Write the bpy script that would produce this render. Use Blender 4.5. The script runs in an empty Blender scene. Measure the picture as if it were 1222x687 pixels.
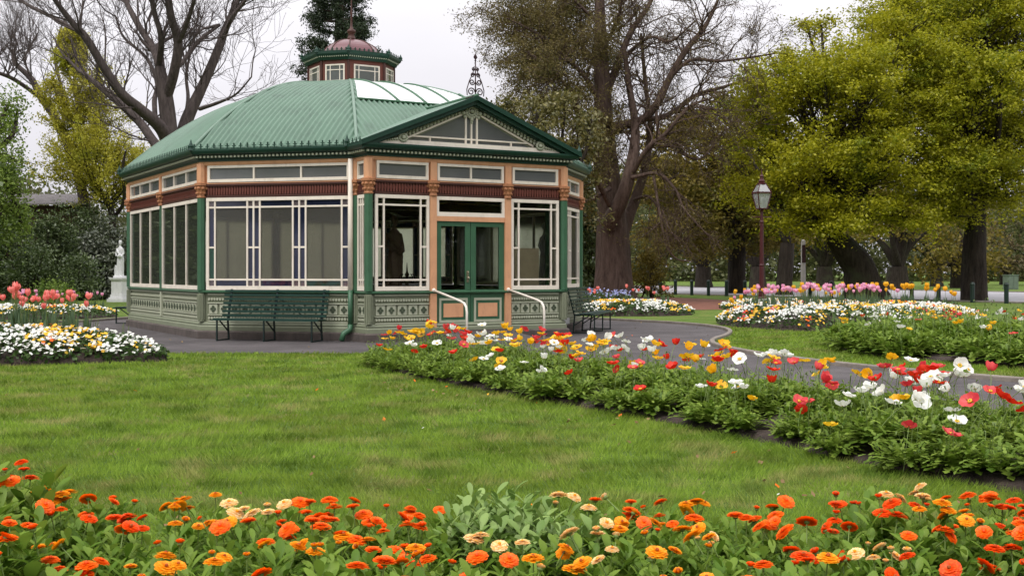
import bpy, math, random
import numpy as np
from mathutils import Vector, Matrix

random.seed(7)
RNG = np.random.default_rng(11)
PI = math.pi
R = math.radians
scene = bpy.context.scene
COL = scene.collection

# ------------------------------------------------------------------ camera model
EYE, FPX, CX, HZ = 1.4, 1400.0, 611.0, 324.0       # eye height, focal length and horizon of the photograph (1222 px wide)
def W(px, py, Y):
    """world point at distance Y along the line of sight of a photo pixel"""
    return Vector(((px - CX) / FPX * Y, Y, EYE + (HZ - py) / FPX * Y))
def G(px, py):
    """ground point under a photo pixel"""
    Y = FPX * EYE / (py - HZ)
    return ((px - CX) / FPX * Y, Y)

# ------------------------------------------------------------------ objects
def tag(o, label=None, cat=None, group=None, kind=None):
    if label: o['label'] = label
    if cat: o['category'] = cat
    if group: o['group'] = group
    if kind: o['kind'] = kind
    return o
def empty(name, loc=(0, 0, 0), rz=0.0, label=None, cat=None, group=None, parent=None):
    o = bpy.data.objects.new(name, None)
    COL.objects.link(o)
    o.location = loc
    o.rotation_euler = (0, 0, rz)
    o.empty_display_size = .2
    if parent: o.parent = parent
    return tag(o, label, cat, group)
def link_mesh(name, me, parent=None):
    o = bpy.data.objects.new(name, me)
    COL.objects.link(o)
    if parent: o.parent = parent
    return o
def copy_tree(o, parent=None):
    c = o.copy()
    COL.objects.link(c)
    c.parent = parent
    for ch in list(o.children):
        copy_tree(ch, c)
    return c

class MB:
    """collects boxes, tubes and lathes; build() links them as one mesh object"""
    def __init__(self):
        self.v, self.f, self.m = [], [], []
    def quad_faces(self, vs, fs, m=0):
        o = len(self.v)
        self.v += [tuple(p) for p in vs]
        self.f += [tuple(i + o for i in f) for f in fs]
        self.m += [m] * len(fs)
    BOXF = [(0, 3, 2, 1), (4, 5, 6, 7), (0, 1, 5, 4), (1, 2, 6, 5), (2, 3, 7, 6), (3, 0, 4, 7)]
    def box(self, x0, x1, y0, y1, z0, z1, m=0):
        self.quad_faces([(x0, y0, z0), (x1, y0, z0), (x1, y1, z0), (x0, y1, z0),
                         (x0, y0, z1), (x1, y0, z1), (x1, y1, z1), (x0, y1, z1)], self.BOXF, m)
    def fbox(self, F, s0, s1, d0, d1, z0, z1, m=0):
        """box on a wall face: s along it, d outward, z up"""
        P = [F(s0, d1, z0), F(s1, d1, z0), F(s1, d0, z0), F(s0, d0, z0), F(s0, d1, z1), F(s1, d1, z1), F(s1, d0, z1), F(s0, d0, z1)]
        self.quad_faces(P, self.BOXF, m)
    def bar(self, a, b, w, h, m=0, up=(0, 0, 1)):
        a, b = Vector(a), Vector(b)
        d = (b - a).normalized()
        u = Vector(up)
        s = d.cross(u)
        if s.length < 1e-4: s = d.cross(Vector((1, 0, 0)))
        s.normalize(); u = s.cross(d)
        s *= w / 2; u *= h / 2
        self.quad_faces([a - s - u, a + s - u, a + s + u, a - s + u, b - s - u, b + s - u, b + s + u, b - s + u],
                        [(0, 3, 2, 1), (4, 5, 6, 7), (0, 1, 5, 4), (1, 2, 6, 5), (2, 3, 7, 6), (3, 0, 4, 7)], m)
    def tube(self, pts, rad, n=8, m=0, cap=True):
        pts = [Vector(p) for p in pts]
        if not hasattr(rad, '__len__'): rad = [rad] * len(pts)
        vs, fs = [], []
        prev = None
        for i, p in enumerate(pts):
            d = (pts[min(i + 1, len(pts) - 1)] - pts[max(i - 1, 0)]).normalized()
            if prev is None:
                prev = d.cross(Vector((0, 0, 1)))
                if prev.length < .05: prev = d.cross(Vector((1, 0, 0)))
            s = (prev - d * prev.dot(d)).normalized()
            prev = s
            t = d.cross(s)
            for k in range(n):
                a = 2 * PI * k / n
                vs.append(p + (s * math.cos(a) + t * math.sin(a)) * rad[i])
        for i in range(len(pts) - 1):
            for k in range(n):
                k2 = (k + 1) % n
                fs.append((i * n + k, i * n + k2, (i + 1) * n + k2, (i + 1) * n + k))
        if cap:
            fs.append(tuple(range(n - 1, -1, -1)))
            fs.append(tuple((len(pts) - 1) * n + k for k in range(n)))
        self.quad_faces(vs, fs, m)
    def lathe(self, prof, n=16, c=(0, 0, 0), m=0, twist=0.0):
        vs, fs = [], []
        for r, z in prof:
            for k in range(n):
                a = 2 * PI * k / n + twist
                vs.append((c[0] + r * math.cos(a), c[1] + r * math.sin(a), c[2] + z))
        L = len(prof)
        for i in range(L - 1):
            for k in range(n):
                k2 = (k + 1) % n
                fs.append((i * n + k, i * n + k2, (i + 1) * n + k2, (i + 1) * n + k))
        fs.append(tuple(range(n - 1, -1, -1)))
        fs.append(tuple((L - 1) * n + k for k in range(n)))
        self.quad_faces(vs, fs, m)
    def rings(self, loops, m=0, closed=True):
        """skin a stack of equal-length closed loops"""
        n = len(loops[0]); vs = [p for l in loops for p in l]; fs = []
        for i in range(len(loops) - 1):
            for k in range(n if closed else n - 1):
                k2 = (k + 1) % n
                fs.append((i * n + k, i * n + k2, (i + 1) * n + k2, (i + 1) * n + k))
        self.quad_faces(vs, fs, m)
    def prism(self, poly, fn, d0, d1, m=0):
        """extrude a 2-D outline (s, z) between depths d0 and d1 through fn(s, d, z)"""
        n = len(poly)
        vs = [fn(s, d0, z) for s, z in poly] + [fn(s, d1, z) for s, z in poly]
        fs = [tuple(range(n)), tuple(range(2 * n - 1, n - 1, -1))]
        fs += [(i, i + n, (i + 1) % n + n, (i + 1) % n) for i in range(n)]
        self.quad_faces(vs, fs, m)
    def ball(self, c, r, m=0, n=8):
        k = max(4, n // 2 + 1)
        self.lathe([(max(r * math.sin(PI * i / k), r * .02), -r * math.cos(PI * i / k)) for i in range(k + 1)], n, c, m)
    def mesh(self, name, mats, smooth=False):
        me = bpy.data.meshes.new(name)
        me.from_pydata(self.v, [], self.f)
        mats = mats if isinstance(mats, (list, tuple)) else [mats]
        for mt in mats: me.materials.append(mt)
        if len(mats) > 1: me.polygons.foreach_set('material_index', self.m)
        if smooth: me.polygons.foreach_set('use_smooth', [True] * len(self.f))
        me.update()
        return me
    def build(self, name, mats, parent=None, smooth=False):
        me = self.mesh(name, mats, smooth)
        return link_mesh(name, me, parent)

def np_mesh(name, V, F, mats, midx=None, smooth=False):
    me = bpy.data.meshes.new(name)
    F = np.asarray(F, dtype=np.int32)
    m, k = F.shape
    me.vertices.add(len(V))
    me.vertices.foreach_set('co', np.asarray(V, dtype=np.float32).ravel())
    me.loops.add(m * k)
    me.loops.foreach_set('vertex_index', F.ravel())
    me.polygons.add(m)
    me.polygons.foreach_set('loop_start', np.arange(0, m * k, k, dtype=np.int32))
    me.polygons.foreach_set('loop_total', np.full(m, k, dtype=np.int32))
    mats = mats if isinstance(mats, (list, tuple)) else [mats]
    for mt in mats: me.materials.append(mt)
    if midx is not None: me.polygons.foreach_set('material_index', np.asarray(midx, dtype=np.int32))
    if smooth: me.polygons.foreach_set('use_smooth', np.ones(m, dtype=bool))
    me.update(calc_edges=True)
    return me

def inpoly(x, y, poly):
    x = np.asarray(x); y = np.asarray(y)
    c = np.zeros(x.shape, bool)
    n = len(poly)
    for i in range(n):
        x0, y0 = poly[i]; x1, y1 = poly[(i + 1) % n]
        if y0 == y1: continue
        c ^= ((y0 > y) != (y1 > y)) & (x < (x1 - x0) * (y - y0) / (y1 - y0) + x0)
    return c

def smooth_poly(pts, it=2, closed=True):
    for _ in range(it):
        out = []
        n = len(pts)
        for i in range(n if closed else n - 1):
            a, b = pts[i], pts[(i + 1) % n]
            out.append((a[0] * .75 + b[0] * .25, a[1] * .75 + b[1] * .25))
            out.append((a[0] * .25 + b[0] * .75, a[1] * .25 + b[1] * .75))
        if not closed: out = [pts[0]] + out + [pts[-1]]
        pts = out
    return pts

def poly_sheet(name, poly, z, mat, kind='structure', step=None, zfn=None):
    """a flat (or gently domed) sheet with the given outline"""
    if step is None:
        mb = MB()
        mb.v = [(x, y, z) for x, y in poly]
        mb.f = [tuple(range(len(poly)))]; mb.m = [0]
        o = mb.build(name, mat)
    else:
        xs = [p[0] for p in poly]; ys = [p[1] for p in poly]
        nx = int((max(xs) - min(xs)) / step) + 3; ny = int((max(ys) - min(ys)) / step) + 3
        X, Y = np.meshgrid(min(xs) - step + np.arange(nx) * step, min(ys) - step + np.arange(ny) * step)
        Z = zfn(X, Y)
        V = np.stack([X.ravel(), Y.ravel(), Z.ravel()], 1)
        i = np.arange(nx * ny).reshape(ny, nx)
        F = np.stack([i[:-1, :-1].ravel(), i[:-1, 1:].ravel(), i[1:, 1:].ravel(), i[1:, :-1].ravel()], 1)
        keep = (Z.ravel()[F] > -.05).any(1)
        o = link_mesh(name, np_mesh(name, V, F[keep], mat, smooth=True))
    tag(o, kind=kind)
    return o

# ------------------------------------------------------------------ materials
def srgb(r, g, b):
    f = lambda c: (c / 255 / 12.92) if c / 255 <= .04045 else ((c / 255 + .055) / 1.055) ** 2.4
    return (f(r), f(g), f(b), 1)
def lin(*c): return (c[0], c[1], c[2], 1)
def _nodes(name):
    m = bpy.data.materials.new(name)
    m.use_nodes = True
    nt = m.node_tree
    nt.nodes.clear()
    out = nt.nodes.new('ShaderNodeOutputMaterial')
    return m, nt, out
def nd(nt, t, **kw):
    n = nt.nodes.new(t)
    for k, v in kw.items():
        if k in n.inputs.keys() if isinstance(k, str) else False: n.inputs[k].default_value = v
        else: setattr(n, k, v)
    return n
def noise_fac(nt, scale, detail=4, coord='Object', rough=.6, lo=.35, hi=.65, stretch=1.0):
    tc = nt.nodes.new('ShaderNodeTexCoord')
    n = nt.nodes.new('ShaderNodeTexNoise')
    n.inputs['Scale'].default_value = scale; n.inputs['Detail'].default_value = detail; n.inputs['Roughness'].default_value = rough
    vec = tc.outputs[coord]
    if stretch != 1.0:
        mp = nt.nodes.new('ShaderNodeMapping'); mp.inputs['Scale'].default_value = (1, 1, stretch)
        nt.links.new(vec, mp.inputs[0]); vec = mp.outputs[0]
    nt.links.new(vec, n.inputs['Vector'])
    mr = nt.nodes.new('ShaderNodeMapRange')
    mr.inputs['From Min'].default_value = lo; mr.inputs['From Max'].default_value = hi
    nt.links.new(n.outputs['Fac'], mr.inputs['Value'])
    return mr.outputs['Result'], n.outputs['Fac']
def mixc(nt, fac, a, b, mode='MIX'):
    mx = nt.nodes.new('ShaderNodeMix'); mx.data_type = 'RGBA'; mx.blend_type = mode
    for sock, val in ((mx.inputs[0], fac), (mx.inputs[6], a), (mx.inputs[7], b)):
        if isinstance(val, bpy.types.NodeSocket): nt.links.new(val, sock)
        else: sock.default_value = val
    return mx.outputs[2]
def paint(name, col, rough=.5, var=.12, scale=3.0, bump=0.0, bscale=40.0, metal=0.0, spec=.4, dirt=None, dscale=6.0, damt=.4, streak=.35):
    """painted / stone / earth surface: base colour with cloudy variation, optional dirt patches and bump"""
    m, nt, out = _nodes(name)
    b = nt.nodes.new('ShaderNodeBsdfPrincipled')
    f, raw = noise_fac(nt, scale)
    c = mixc(nt, f, tuple(x * (1 - var) for x in col[:3]) + (1,), tuple(min(1, x * (1 + var)) for x in col[:3]) + (1,))
    if dirt:
        f2, _ = noise_fac(nt, dscale, 8, lo=.50, hi=.75, rough=.7, stretch=streak)
        mu = nt.nodes.new('ShaderNodeMath'); mu.operation = 'MULTIPLY'; mu.inputs[1].default_value = damt
        nt.links.new(f2, mu.inputs[0])
        c = mixc(nt, mu.outputs[0], c, dirt)
    nt.links.new(c, b.inputs['Base Color'])
    b.inputs['Roughness'].default_value = rough; b.inputs['Metallic'].default_value = metal
    b.inputs['Specular IOR Level'].default_value = spec
    if bump:
        _, h = noise_fac(nt, bscale, 6)
        bp = nt.nodes.new('ShaderNodeBump'); bp.inputs['Strength'].default_value = bump; bp.inputs['Distance'].default_value = .02
        nt.links.new(h, bp.inputs['Height']); nt.links.new(bp.outputs[0], b.inputs['Normal'])
    nt.links.new(b.outputs[0], out.inputs['Surface'])
    return m
def leafy(name, c1, c2, c3=None, clump=.6, trans=.3, gloss=.06, c3lo=.55, c3hi=.7):
    """leaf: each leaf its own mix of c1 and c2, whole clumps drifting towards c3; thin enough to let light through"""
    m, nt, out = _nodes(name)
    g = nt.nodes.new('ShaderNodeNewGeometry')
    c = mixc(nt, g.outputs['Random Per Island'], c1, c2)
    if c3:
        f, _ = noise_fac(nt, clump, 3, lo=c3lo, hi=c3hi)
        c = mixc(nt, f, c, c3)
    d = nt.nodes.new('ShaderNodeBsdfDiffuse'); t = nt.nodes.new('ShaderNodeBsdfTranslucent')
    nt.links.new(c, d.inputs['Color']); nt.links.new(c, t.inputs['Color'])
    mx = nt.nodes.new('ShaderNodeMixShader'); mx.inputs[0].default_value = trans
    nt.links.new(d.outputs[0], mx.inputs[1]); nt.links.new(t.outputs[0], mx.inputs[2])
    last = mx.outputs[0]
    if gloss:
        gl = nt.nodes.new('ShaderNodeBsdfGlossy'); gl.inputs['Roughness'].default_value = .45
        m2 = nt.nodes.new('ShaderNodeMixShader'); m2.inputs[0].default_value = gloss
        nt.links.new(last, m2.inputs[1]); nt.links.new(gl.outputs[0], m2.inputs[2]); last = m2.outputs[0]
    nt.links.new(last, out.inputs['Surface'])
    return m
def bark(name, c1, c2, scale=2.0, c3=None):
    m, nt, out = _nodes(name)
    b = nt.nodes.new('ShaderNodeBsdfPrincipled')
    tc = nt.nodes.new('ShaderNodeTexCoord'); mp = nt.nodes.new('ShaderNodeMapping')
    mp.inputs['Scale'].default_value = (scale * 3, scale * 3, scale * .5)
    nt.links.new(tc.outputs['Object'], mp.inputs[0])
    n = nt.nodes.new('ShaderNodeTexNoise'); n.inputs['Scale'].default_value = 1.5; n.inputs['Detail'].default_value = 8; n.inputs['Roughness'].default_value = .7
    nt.links.new(mp.outputs[0], n.inputs[0])
    mr = nt.nodes.new('ShaderNodeMapRange'); mr.inputs['From Min'].default_value = .35; mr.inputs['From Max'].default_value = .65
    nt.links.new(n.outputs['Fac'], mr.inputs[0])
    c = mixc(nt, mr.outputs[0], c1, c2)
    if c3:
        f, _ = noise_fac(nt, .7, 4, lo=.55, hi=.65)
        c = mixc(nt, f, c, c3)
    nt.links.new(c, b.inputs['Base Color'])
    b.inputs['Roughness'].default_value = .9; b.inputs['Specular IOR Level'].default_value = .15
    bp = nt.nodes.new('ShaderNodeBump'); bp.inputs['Strength'].default_value = .9; bp.inputs['Distance'].default_value = .08
    nt.links.new(n.outputs['Fac'], bp.inputs['Height']); nt.links.new(bp.outputs[0], b.inputs['Normal'])
    nt.links.new(b.outputs[0], out.inputs['Surface'])
    return m
def glass(name, tint, reflect=.12, body=None, bodyamt=0.0, rough=0.0, frost=0.0, through=False):
    """window glass: see-through tint, Fresnel sheen, optional milky body colour (frosted film)"""
    m, nt, out = _nodes(name)
    if frost:
        t = nt.nodes.new('ShaderNodeBsdfRefraction'); t.inputs['IOR'].default_value = 1.04; t.inputs['Roughness'].default_value = frost
    else:
        t = nt.nodes.new('ShaderNodeBsdfTransparent')
    t.inputs['Color'].default_value = tint
    last = t.outputs[0]
    if body:
        d = nt.nodes.new('ShaderNodeBsdfTranslucent' if through else 'ShaderNodeBsdfDiffuse')
        f, _ = noise_fac(nt, 1.3, 3)
        c = mixc(nt, f, tuple(x * .85 for x in body[:3]) + (1,), body)
        nt.links.new(c, d.inputs['Color'])
        mx = nt.nodes.new('ShaderNodeMixShader'); mx.inputs[0].default_value = bodyamt
        nt.links.new(last, mx.inputs[1]); nt.links.new(d.outputs[0], mx.inputs[2]); last = mx.outputs[0]
    gl = nt.nodes.new('ShaderNodeBsdfGlossy'); gl.inputs['Roughness'].default_value = rough
    fr = nt.nodes.new('ShaderNodeFresnel'); fr.inputs['IOR'].default_value = 1.45
    ad = nt.nodes.new('ShaderNodeMath'); ad.operation = 'MULTIPLY_ADD'; ad.inputs[1].default_value = 1.0; ad.inputs[2].default_value = reflect - .04
    nt.links.new(fr.outputs[0], ad.inputs[0])
    m2 = nt.nodes.new('ShaderNodeMixShader')
    nt.links.new(ad.outputs[0], m2.inputs[0]); nt.links.new(last, m2.inputs[1]); nt.links.new(gl.outputs[0], m2.inputs[2])
    nt.links.new(m2.outputs[0], out.inputs['Surface'])
    return m

M = {}
M['cream'] = paint('cream_paint', srgb(232, 222, 208), .45, .05, dirt=srgb(160, 145, 122), damt=.35)
M['orange'] = paint('apricot_paint', srgb(212, 158, 120), .5, .06, dirt=srgb(150, 106, 78), damt=.4)
M['green'] = paint('mid_green_paint', srgb(60, 98, 72), .4, .08, dirt=srgb(40, 70, 52), damt=.25)
M['dkgreen'] = paint('dark_green_paint', srgb(20, 56, 43), .42, .1, dirt=srgb(12, 34, 27), damt=.3)
M['sage'] = paint('sage_paint', srgb(124, 130, 108), .5, .06, dirt=srgb(92, 94, 76), damt=.3)
M['sage_light'] = paint('pale_sage_paint', srgb(172, 176, 154), .5, .05, dirt=srgb(130, 132, 108), damt=.25)
M['sage_dark'] = paint('deep_sage_paint', srgb(70, 80, 62), .5, .06)
M['maroon'] = paint('maroon_paint', srgb(72, 40, 32), .5, .12, dirt=srgb(55, 25, 20), damt=.3)
M['maroon_lt'] = paint('brown_red_paint', srgb(104, 56, 46), .5, .1)
M['tan'] = paint('capital_tan', srgb(172, 118, 82), .5, .1)
M['roof'] = paint('roof_green', srgb(93, 121, 103), .45, .06, 1.2, dirt=srgb(68, 86, 75), dscale=2.2, damt=.65, spec=.35)
M['hip'] = paint('hip_green', srgb(106, 130, 114), .45, .05)
M['dome'] = paint('dome_maroon', srgb(100, 54, 60), .3, .08, spec=.6)
M['iron'] = paint('finial_iron', srgb(48, 22, 26), .45, .1)
M['skylight'] = paint('skylight_sheet', srgb(238, 238, 240), .25, .03, dirt=srgb(190, 190, 195), damt=.2)
M['stone'] = paint('bluestone', srgb(84, 76, 72), .85, .2, 4, .3, 30, dirt=srgb(50, 45, 44), damt=.6)
M['floor'] = paint('interior_floor', srgb(128, 110, 92), .5, .1)
M['ceil'] = paint('interior_ceiling', srgb(196, 192, 180), .7, .05)
M['marble'] = paint('white_marble', srgb(226, 226, 228), .5, .05, 8, dirt=srgb(150, 150, 150), damt=.3)
M['bench'] = paint('bench_green', srgb(26, 58, 50), .4, .15, dirt=srgb(50, 80, 72), damt=.2)
M['benchiron'] = paint('bench_iron', srgb(20, 38, 36), .45, .1)
M['asphalt'] = paint('asphalt', lin(.075, .066, .068), .9, .25, .8, .4, 180, dirt=lin(.14, .125, .125), dscale=2.2, damt=.55)
M['kerb'] = paint('kerb_concrete', srgb(128, 120, 112), .9, .2, 6, .3, 60, dirt=srgb(80, 74, 68), dscale=3, damt=.7)
M['road'] = paint('road_asphalt', srgb(150, 148, 152), .85, .06, .3)
M['gravel'] = paint('red_gravel', srgb(112, 72, 58), .95, .2, 2, .4, 60)
M['soil'] = paint('garden_soil', lin(.045, .032, .026), .95, .4, 9, 1.0, 40, dirt=lin(.02, .014, .012), damt=.6)
M['lamp'] = paint('lamp_maroon', srgb(66, 20, 24), .4, .1, spec=.4)
M['lampglass'] = glass('lamp_glass', lin(.85, .87, .9), .15, lin(.75, .77, .8), .35)
M['white_rail'] = paint('rail_white', srgb(226, 218, 206), .4, .05)
M['bollard'] = paint('bollard_green', srgb(20, 40, 32), .5, .1)
M['concrete'] = paint('pole_concrete', srgb(165, 160, 155), .8, .1)
M['darkstatue'] = paint('plaster_statue', srgb(128, 104, 92), .55, .15)  # brownish plaster, toned darker for the figure's backlit silhouette
M['panel'] = paint('display_panel', srgb(206, 186, 162), .7, .05)
M['g_clear'] = glass('clear_glass', lin(.90, .92, .88), .065)
M['g_frost'] = glass('frosted_glass', lin(.85, .83, .72), .05, lin(.115, .112, .098), .46, .15, .22)
M['g_upper'] = glass('upper_glass', lin(.5, .52, .54), .14, lin(.22, .23, .235), .65, .1)
M['g_glow'] = glass('obscured_glass', lin(.95, .97, .88), .04, lin(.95, .97, .82), .7, .1, .3, True)
M['g_blue'] = glass('blue_glass', lin(.12, .17, .4), .09, lin(.025, .035, .085), .45, .05)
M['g_lilac'] = glass('lilac_glass', lin(.6, .5, .55), .08, lin(.22, .18, .2), .5, .05)
M['g_green'] = glass('green_glass', lin(.08, .4, .28), .08, lin(.01, .08, .05), .4, .05)
M['g_painted_haze'] = glass('painted_haze_glass', lin(.88, .92, .86), .06, lin(.13, .15, .11), .34)  # milky body colour stands in for the panes' pale, hazy reflection
M['door_glass'] = glass('door_glass', lin(.78, .8, .75), .07)
M['tin'] = paint('old_tin', srgb(112, 106, 106), .6, .25, 3)
M['fence'] = paint('fence_timber', srgb(74, 58, 44), .9, .25, 4)
M['bin'] = paint('utility_green', srgb(98, 112, 98), .6, .1)
# ------------------------------------------------------------------ the pavilion
P_, S_, C_ = 2.28, 3.3, 2.45            # half front, half side, cut of the corners
A_, B_ = P_ + C_, S_ + C_
PORCH = .6
PAV = empty('garden_pavilion', (-4.07, 29.73, 0), R(30.4),
            'octagonal glazed garden pavilion with curved green iron roof, apricot trim and a gabled porch', 'pavilion')
def octo(p, s, c):
    a, b = p + c, s + c
    return [Vector((-a, s)), Vector((-a, -s)), Vector((-p, -b)), Vector((p, -b)), Vector((a, -s)), Vector((a, s)), Vector((p, b)), Vector((-p, b))]
def octo_off(p, s, c, o):
    return octo(p + .4142 * o, s + .4142 * o, c + .5858 * o)
c8 = octo(P_, S_, C_)
OUT = [c8[0], c8[1], c8[2], Vector((-P_, -B_ - PORCH)), Vector((P_, -B_ - PORCH)), c8[3], c8[4], c8[5], c8[6], c8[7]]
def offset_poly(poly, o):
    n = len(poly); res = []
    for i in range(n):
        e0 = (poly[i] - poly[i - 1]).normalized(); e1 = (poly[(i + 1) % n] - poly[i]).normalized()
        n0 = Vector((e0.y, -e0.x)); n1 = Vector((e1.y, -e1.x))
        b = (n0 + n1); b /= b.dot(n0)
        res.append(poly[i] + b * o)
    return res
def ring(mb, prof, poly=OUT, m=0):
    mb.rings([[(q.x, q.y, z) for q in offset_poly(poly, o)] for o, z in prof], m)
def face(i, poly=OUT):
    p0, p1 = poly[i], poly[(i + 1) % len(poly)]
    e = (p1 - p0); L = e.length; e = e / L
    n = Vector((e.y, -e.x))
    def F(s, d, z): return (p0.x + e.x * s + n.x * d, p0.y + e.y * s + n.y * d, z)
    return F, L
ZS, ZW0, ZW1, ZF1, ZT1 = 1.0, 1.03, 2.92, 3.22, 3.60    # sill top, window, frieze top, transom top

mb = MB()   # stone footing, split into blocks by proud joints in the material
ring(mb, [(.10, -.3), (.10, .15), (.07, .18), (-.05, .18)])
mb.build('stone_footing', M['stone'], PAV)
mb = MB()
ring(mb, [(.0, .16), (.055, .18), (.055, .26), (.03, .29), (.045, .31), (.03, .335), (.0, .36), (-.03, .36)])
mb.build('base_moulding', M['sage'], PAV)
mb = MB()
ring(mb, [(-.02, .945), (.05, .955), (.07, .975), (.07, .995), (.0, ZS + .015), (-.06, ZS + .015)])
mb.build('sill', M['green'], PAV)
mb = MB()
ring(mb, [(-.10, .2), (-.02, .2), (-.02, .95), (-.10, .95)])
mb.build('dado_wall', M['sage'], PAV)
# entablature
mb = MB()
ring(mb, [(-.08, ZW1 + .02), (-.01, ZW1 + .02), (-.01, ZF1), (-.08, ZF1)])
mb.build('frieze_board', M['maroon'], PAV)
mb = MB()
ring(mb, [(-.08, ZF1), (.03, ZF1), (.03, ZF1 + .015), (-.02, ZF1 + .018), (-.02, ZT1), (.03, ZT1 + .003), (.05, ZT1 + .05), (.05, 3.70), (-.08, 3.70)])
mb.build('entablature', M['orange'], PAV)
mb = MB()
ring(mb, [(-.05, 3.68), (.08, 3.68), (.08, 3.72), (.13, 3.735), (.13, 3.80), (.21, 3.81), (.24, 3.83), (.265, 3.88), (.265, 3.92), (.235, 3.92), (.21, 3.87), (-.05, 3.87)])
mb.build('cornice', M['dkgreen'], PAV, smooth=False)
mb = MB()
EAVE = offset_poly(OUT, .13)
for i in range(len(EAVE)):
    F, L = face(i, EAVE)
    k = int(L / .085)
    for j in range(k):
        s = (j + .5) * L / k
        mb.fbox(F, s - .02, s + .02, 0.001, .055, 3.75, 3.79)
mb.build('dentil_course', M['sage_light'], PAV)

# cresting along the gutter
def crest_unit(mb, F, s, d, z, h, t=.012):
    mb.fbox(F, s - .013, s + .013, d - t / 2, d + t / 2, z, z + h)
    mb.fbox(F, s - .044, s + .044, d - t / 2 + .001, d + t / 2 - .001, z + h * .45, z + h * .62)
    mb.prism([(s - .022, z + h * .85), (s, z + h * .72), (s + .022, z + h * .85), (s, z + h * 1.15)], F, d - t / 2, d + t / 2)
def horn(mb, p, z, h):
    mb.lathe([(.06, z), (.045, z + h * .25), (.055, z + h * .4), (.02, z + h * .75), (.004, z + h)], 6, (p[0], p[1], 0))
def cresting(poly, z, h, pitch, name, parent, skip=()):
    n = len(poly)
    for i in range(n):
        if i in skip: continue
        F, L = face(i, poly)
        mb = MB()
        mb.fbox(F, 0.03, L - .03, -.008, .008, z + h * .08, z + h * .2)
        k = max(1, int(L / pitch))
        for j in range(k):
            crest_unit(mb, F, (j + .5) * L / k, 0, z, h)
        p = poly[i]
        horn(mb, (p.x, p.y), z - .02, h * 2.2)
        mb.build(name, M['dkgreen'], parent)
cresting(offset_poly(OUT, .25), 3.92, .105, .15, 'cresting', PAV, skip=(3,))

# main roof: corrugated iron on a parabola that flattens at the lantern
RE, RI = octo_off(P_, S_, C_, .25), octo(.475, .45, .5)
Z0, RISE = 3.90, 2.08

def roof_z(t): return Z0 + RISE * (1 - (1 - t) ** 1.95)
def roof_face(i):
    A0, A1, B0, B1 = RE[i], RE[(i + 1) % 8], RI[i], RI[(i + 1) % 8]
    e = (A1 - A0); L = e.length; e = e / L
    nin = Vector((-e.y, e.x)); D = (B0 - A0).dot(nin)
    lo1, hi1 = (B0 - A0).dot(e), (B1 - A1).dot(e)
    def pt(x, t, lift=0.0):
        q = A0 + e * x + nin * (D * t)
        sl = RISE * 1.95 * (1 - t) ** .95 / D
        k = 1 / math.sqrt(1 + sl * sl)
        return (q.x - nin.x * sl * k * lift, q.y - nin.y * sl * k * lift, roof_z(t) + k * lift)
    return pt, L, lo1, hi1
def corrugated(i, pitch=.125, amp=.03, rows=18, sub=6):
    pt, L, lo1, hi1 = roof_face(i)
    cols = int(L / pitch * sub)
    mb = MB(); V = []; Fc = []
    for c in range(cols + 1):
        x = L * c / cols
        tm = 1.0
        if lo1 > 0: tm = min(tm, x / lo1)
        if hi1 < 0: tm = min(tm, (L - x) / -hi1)
        lift = amp * math.sin(2 * PI * x / pitch)
        for r in range(rows + 1):
            V.append(pt(x, tm * r / rows, lift))
    for c in range(cols):
        for r in range(rows):
            a = c * (rows + 1) + r
            Fc.append((a, a + rows + 1, a + rows + 2, a + 1))
    mb.v, mb.f, mb.m = V, Fc, [0] * len(Fc)
    return mb
for i in range(8):
    corrugated(i).build('roof_slope', M['roof'], PAV, smooth=True)
    mb = MB()
    pts = []
    for r in range(21):
        t = r / 20
        q = RE[i].lerp(RI[i], t)
        pts.append((q.x, q.y, roof_z(t) + .012))
    mb.tube(pts, .036, 8)
    mb.build('hip_cap', M['hip'], PAV, smooth=True)
    # rows of roofing screws
# skylight over the porch slope
pt, L, lo1, hi1 = roof_face(2)
mb = MB()
T0, T1, NR = .36, .94, 14
edge = []
xs_r = [L / 2 - .62, L / 2 + .05, L / 2 + .72, L / 2 + 1.35]
def strip(xa, xb):
    vs, fs = [], []
    for r in range(NR + 1):
        t = T0 + (T1 - T0) * r / NR
        lo, hi = lo1 * t + .1, L + hi1 * t - .1
        a, b = min(max(xa, lo), hi), min(max(xb, lo), hi)
        vs += [pt(a, t, .028), pt(b, t, .028)]
    fs = [(2 * r, 2 * r + 1, 2 * r + 3, 2 * r + 2) for r in range(NR)]
    return vs, fs
bounds = [-9] + xs_r + [L + 9]
for a, b in zip(bounds[:-1], bounds[1:]):
    mb.quad_faces(*strip(a, b))
sk = mb.build('skylight', M['skylight'], PAV, smooth=True)
for x in xs_r:
    tm = min(1, x / lo1, (L - x) / -hi1, T1)
    mb = MB()
    mb.tube([pt(x, T0 + (tm - T0) * r / 12, .04) for r in range(13)], .028, 6)
    mb.build('glazing_bar', M['green'], sk, smooth=True)
mb = MB()
mb.tube([pt(lo1 * T0 + .08 + (L + hi1 * T0 - lo1 * T0 - .16) * k / 6, T0, .03) for k in range(7)], .028, 6)
mb.build('glazing_bar', M['green'], sk, smooth=True)

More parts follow.
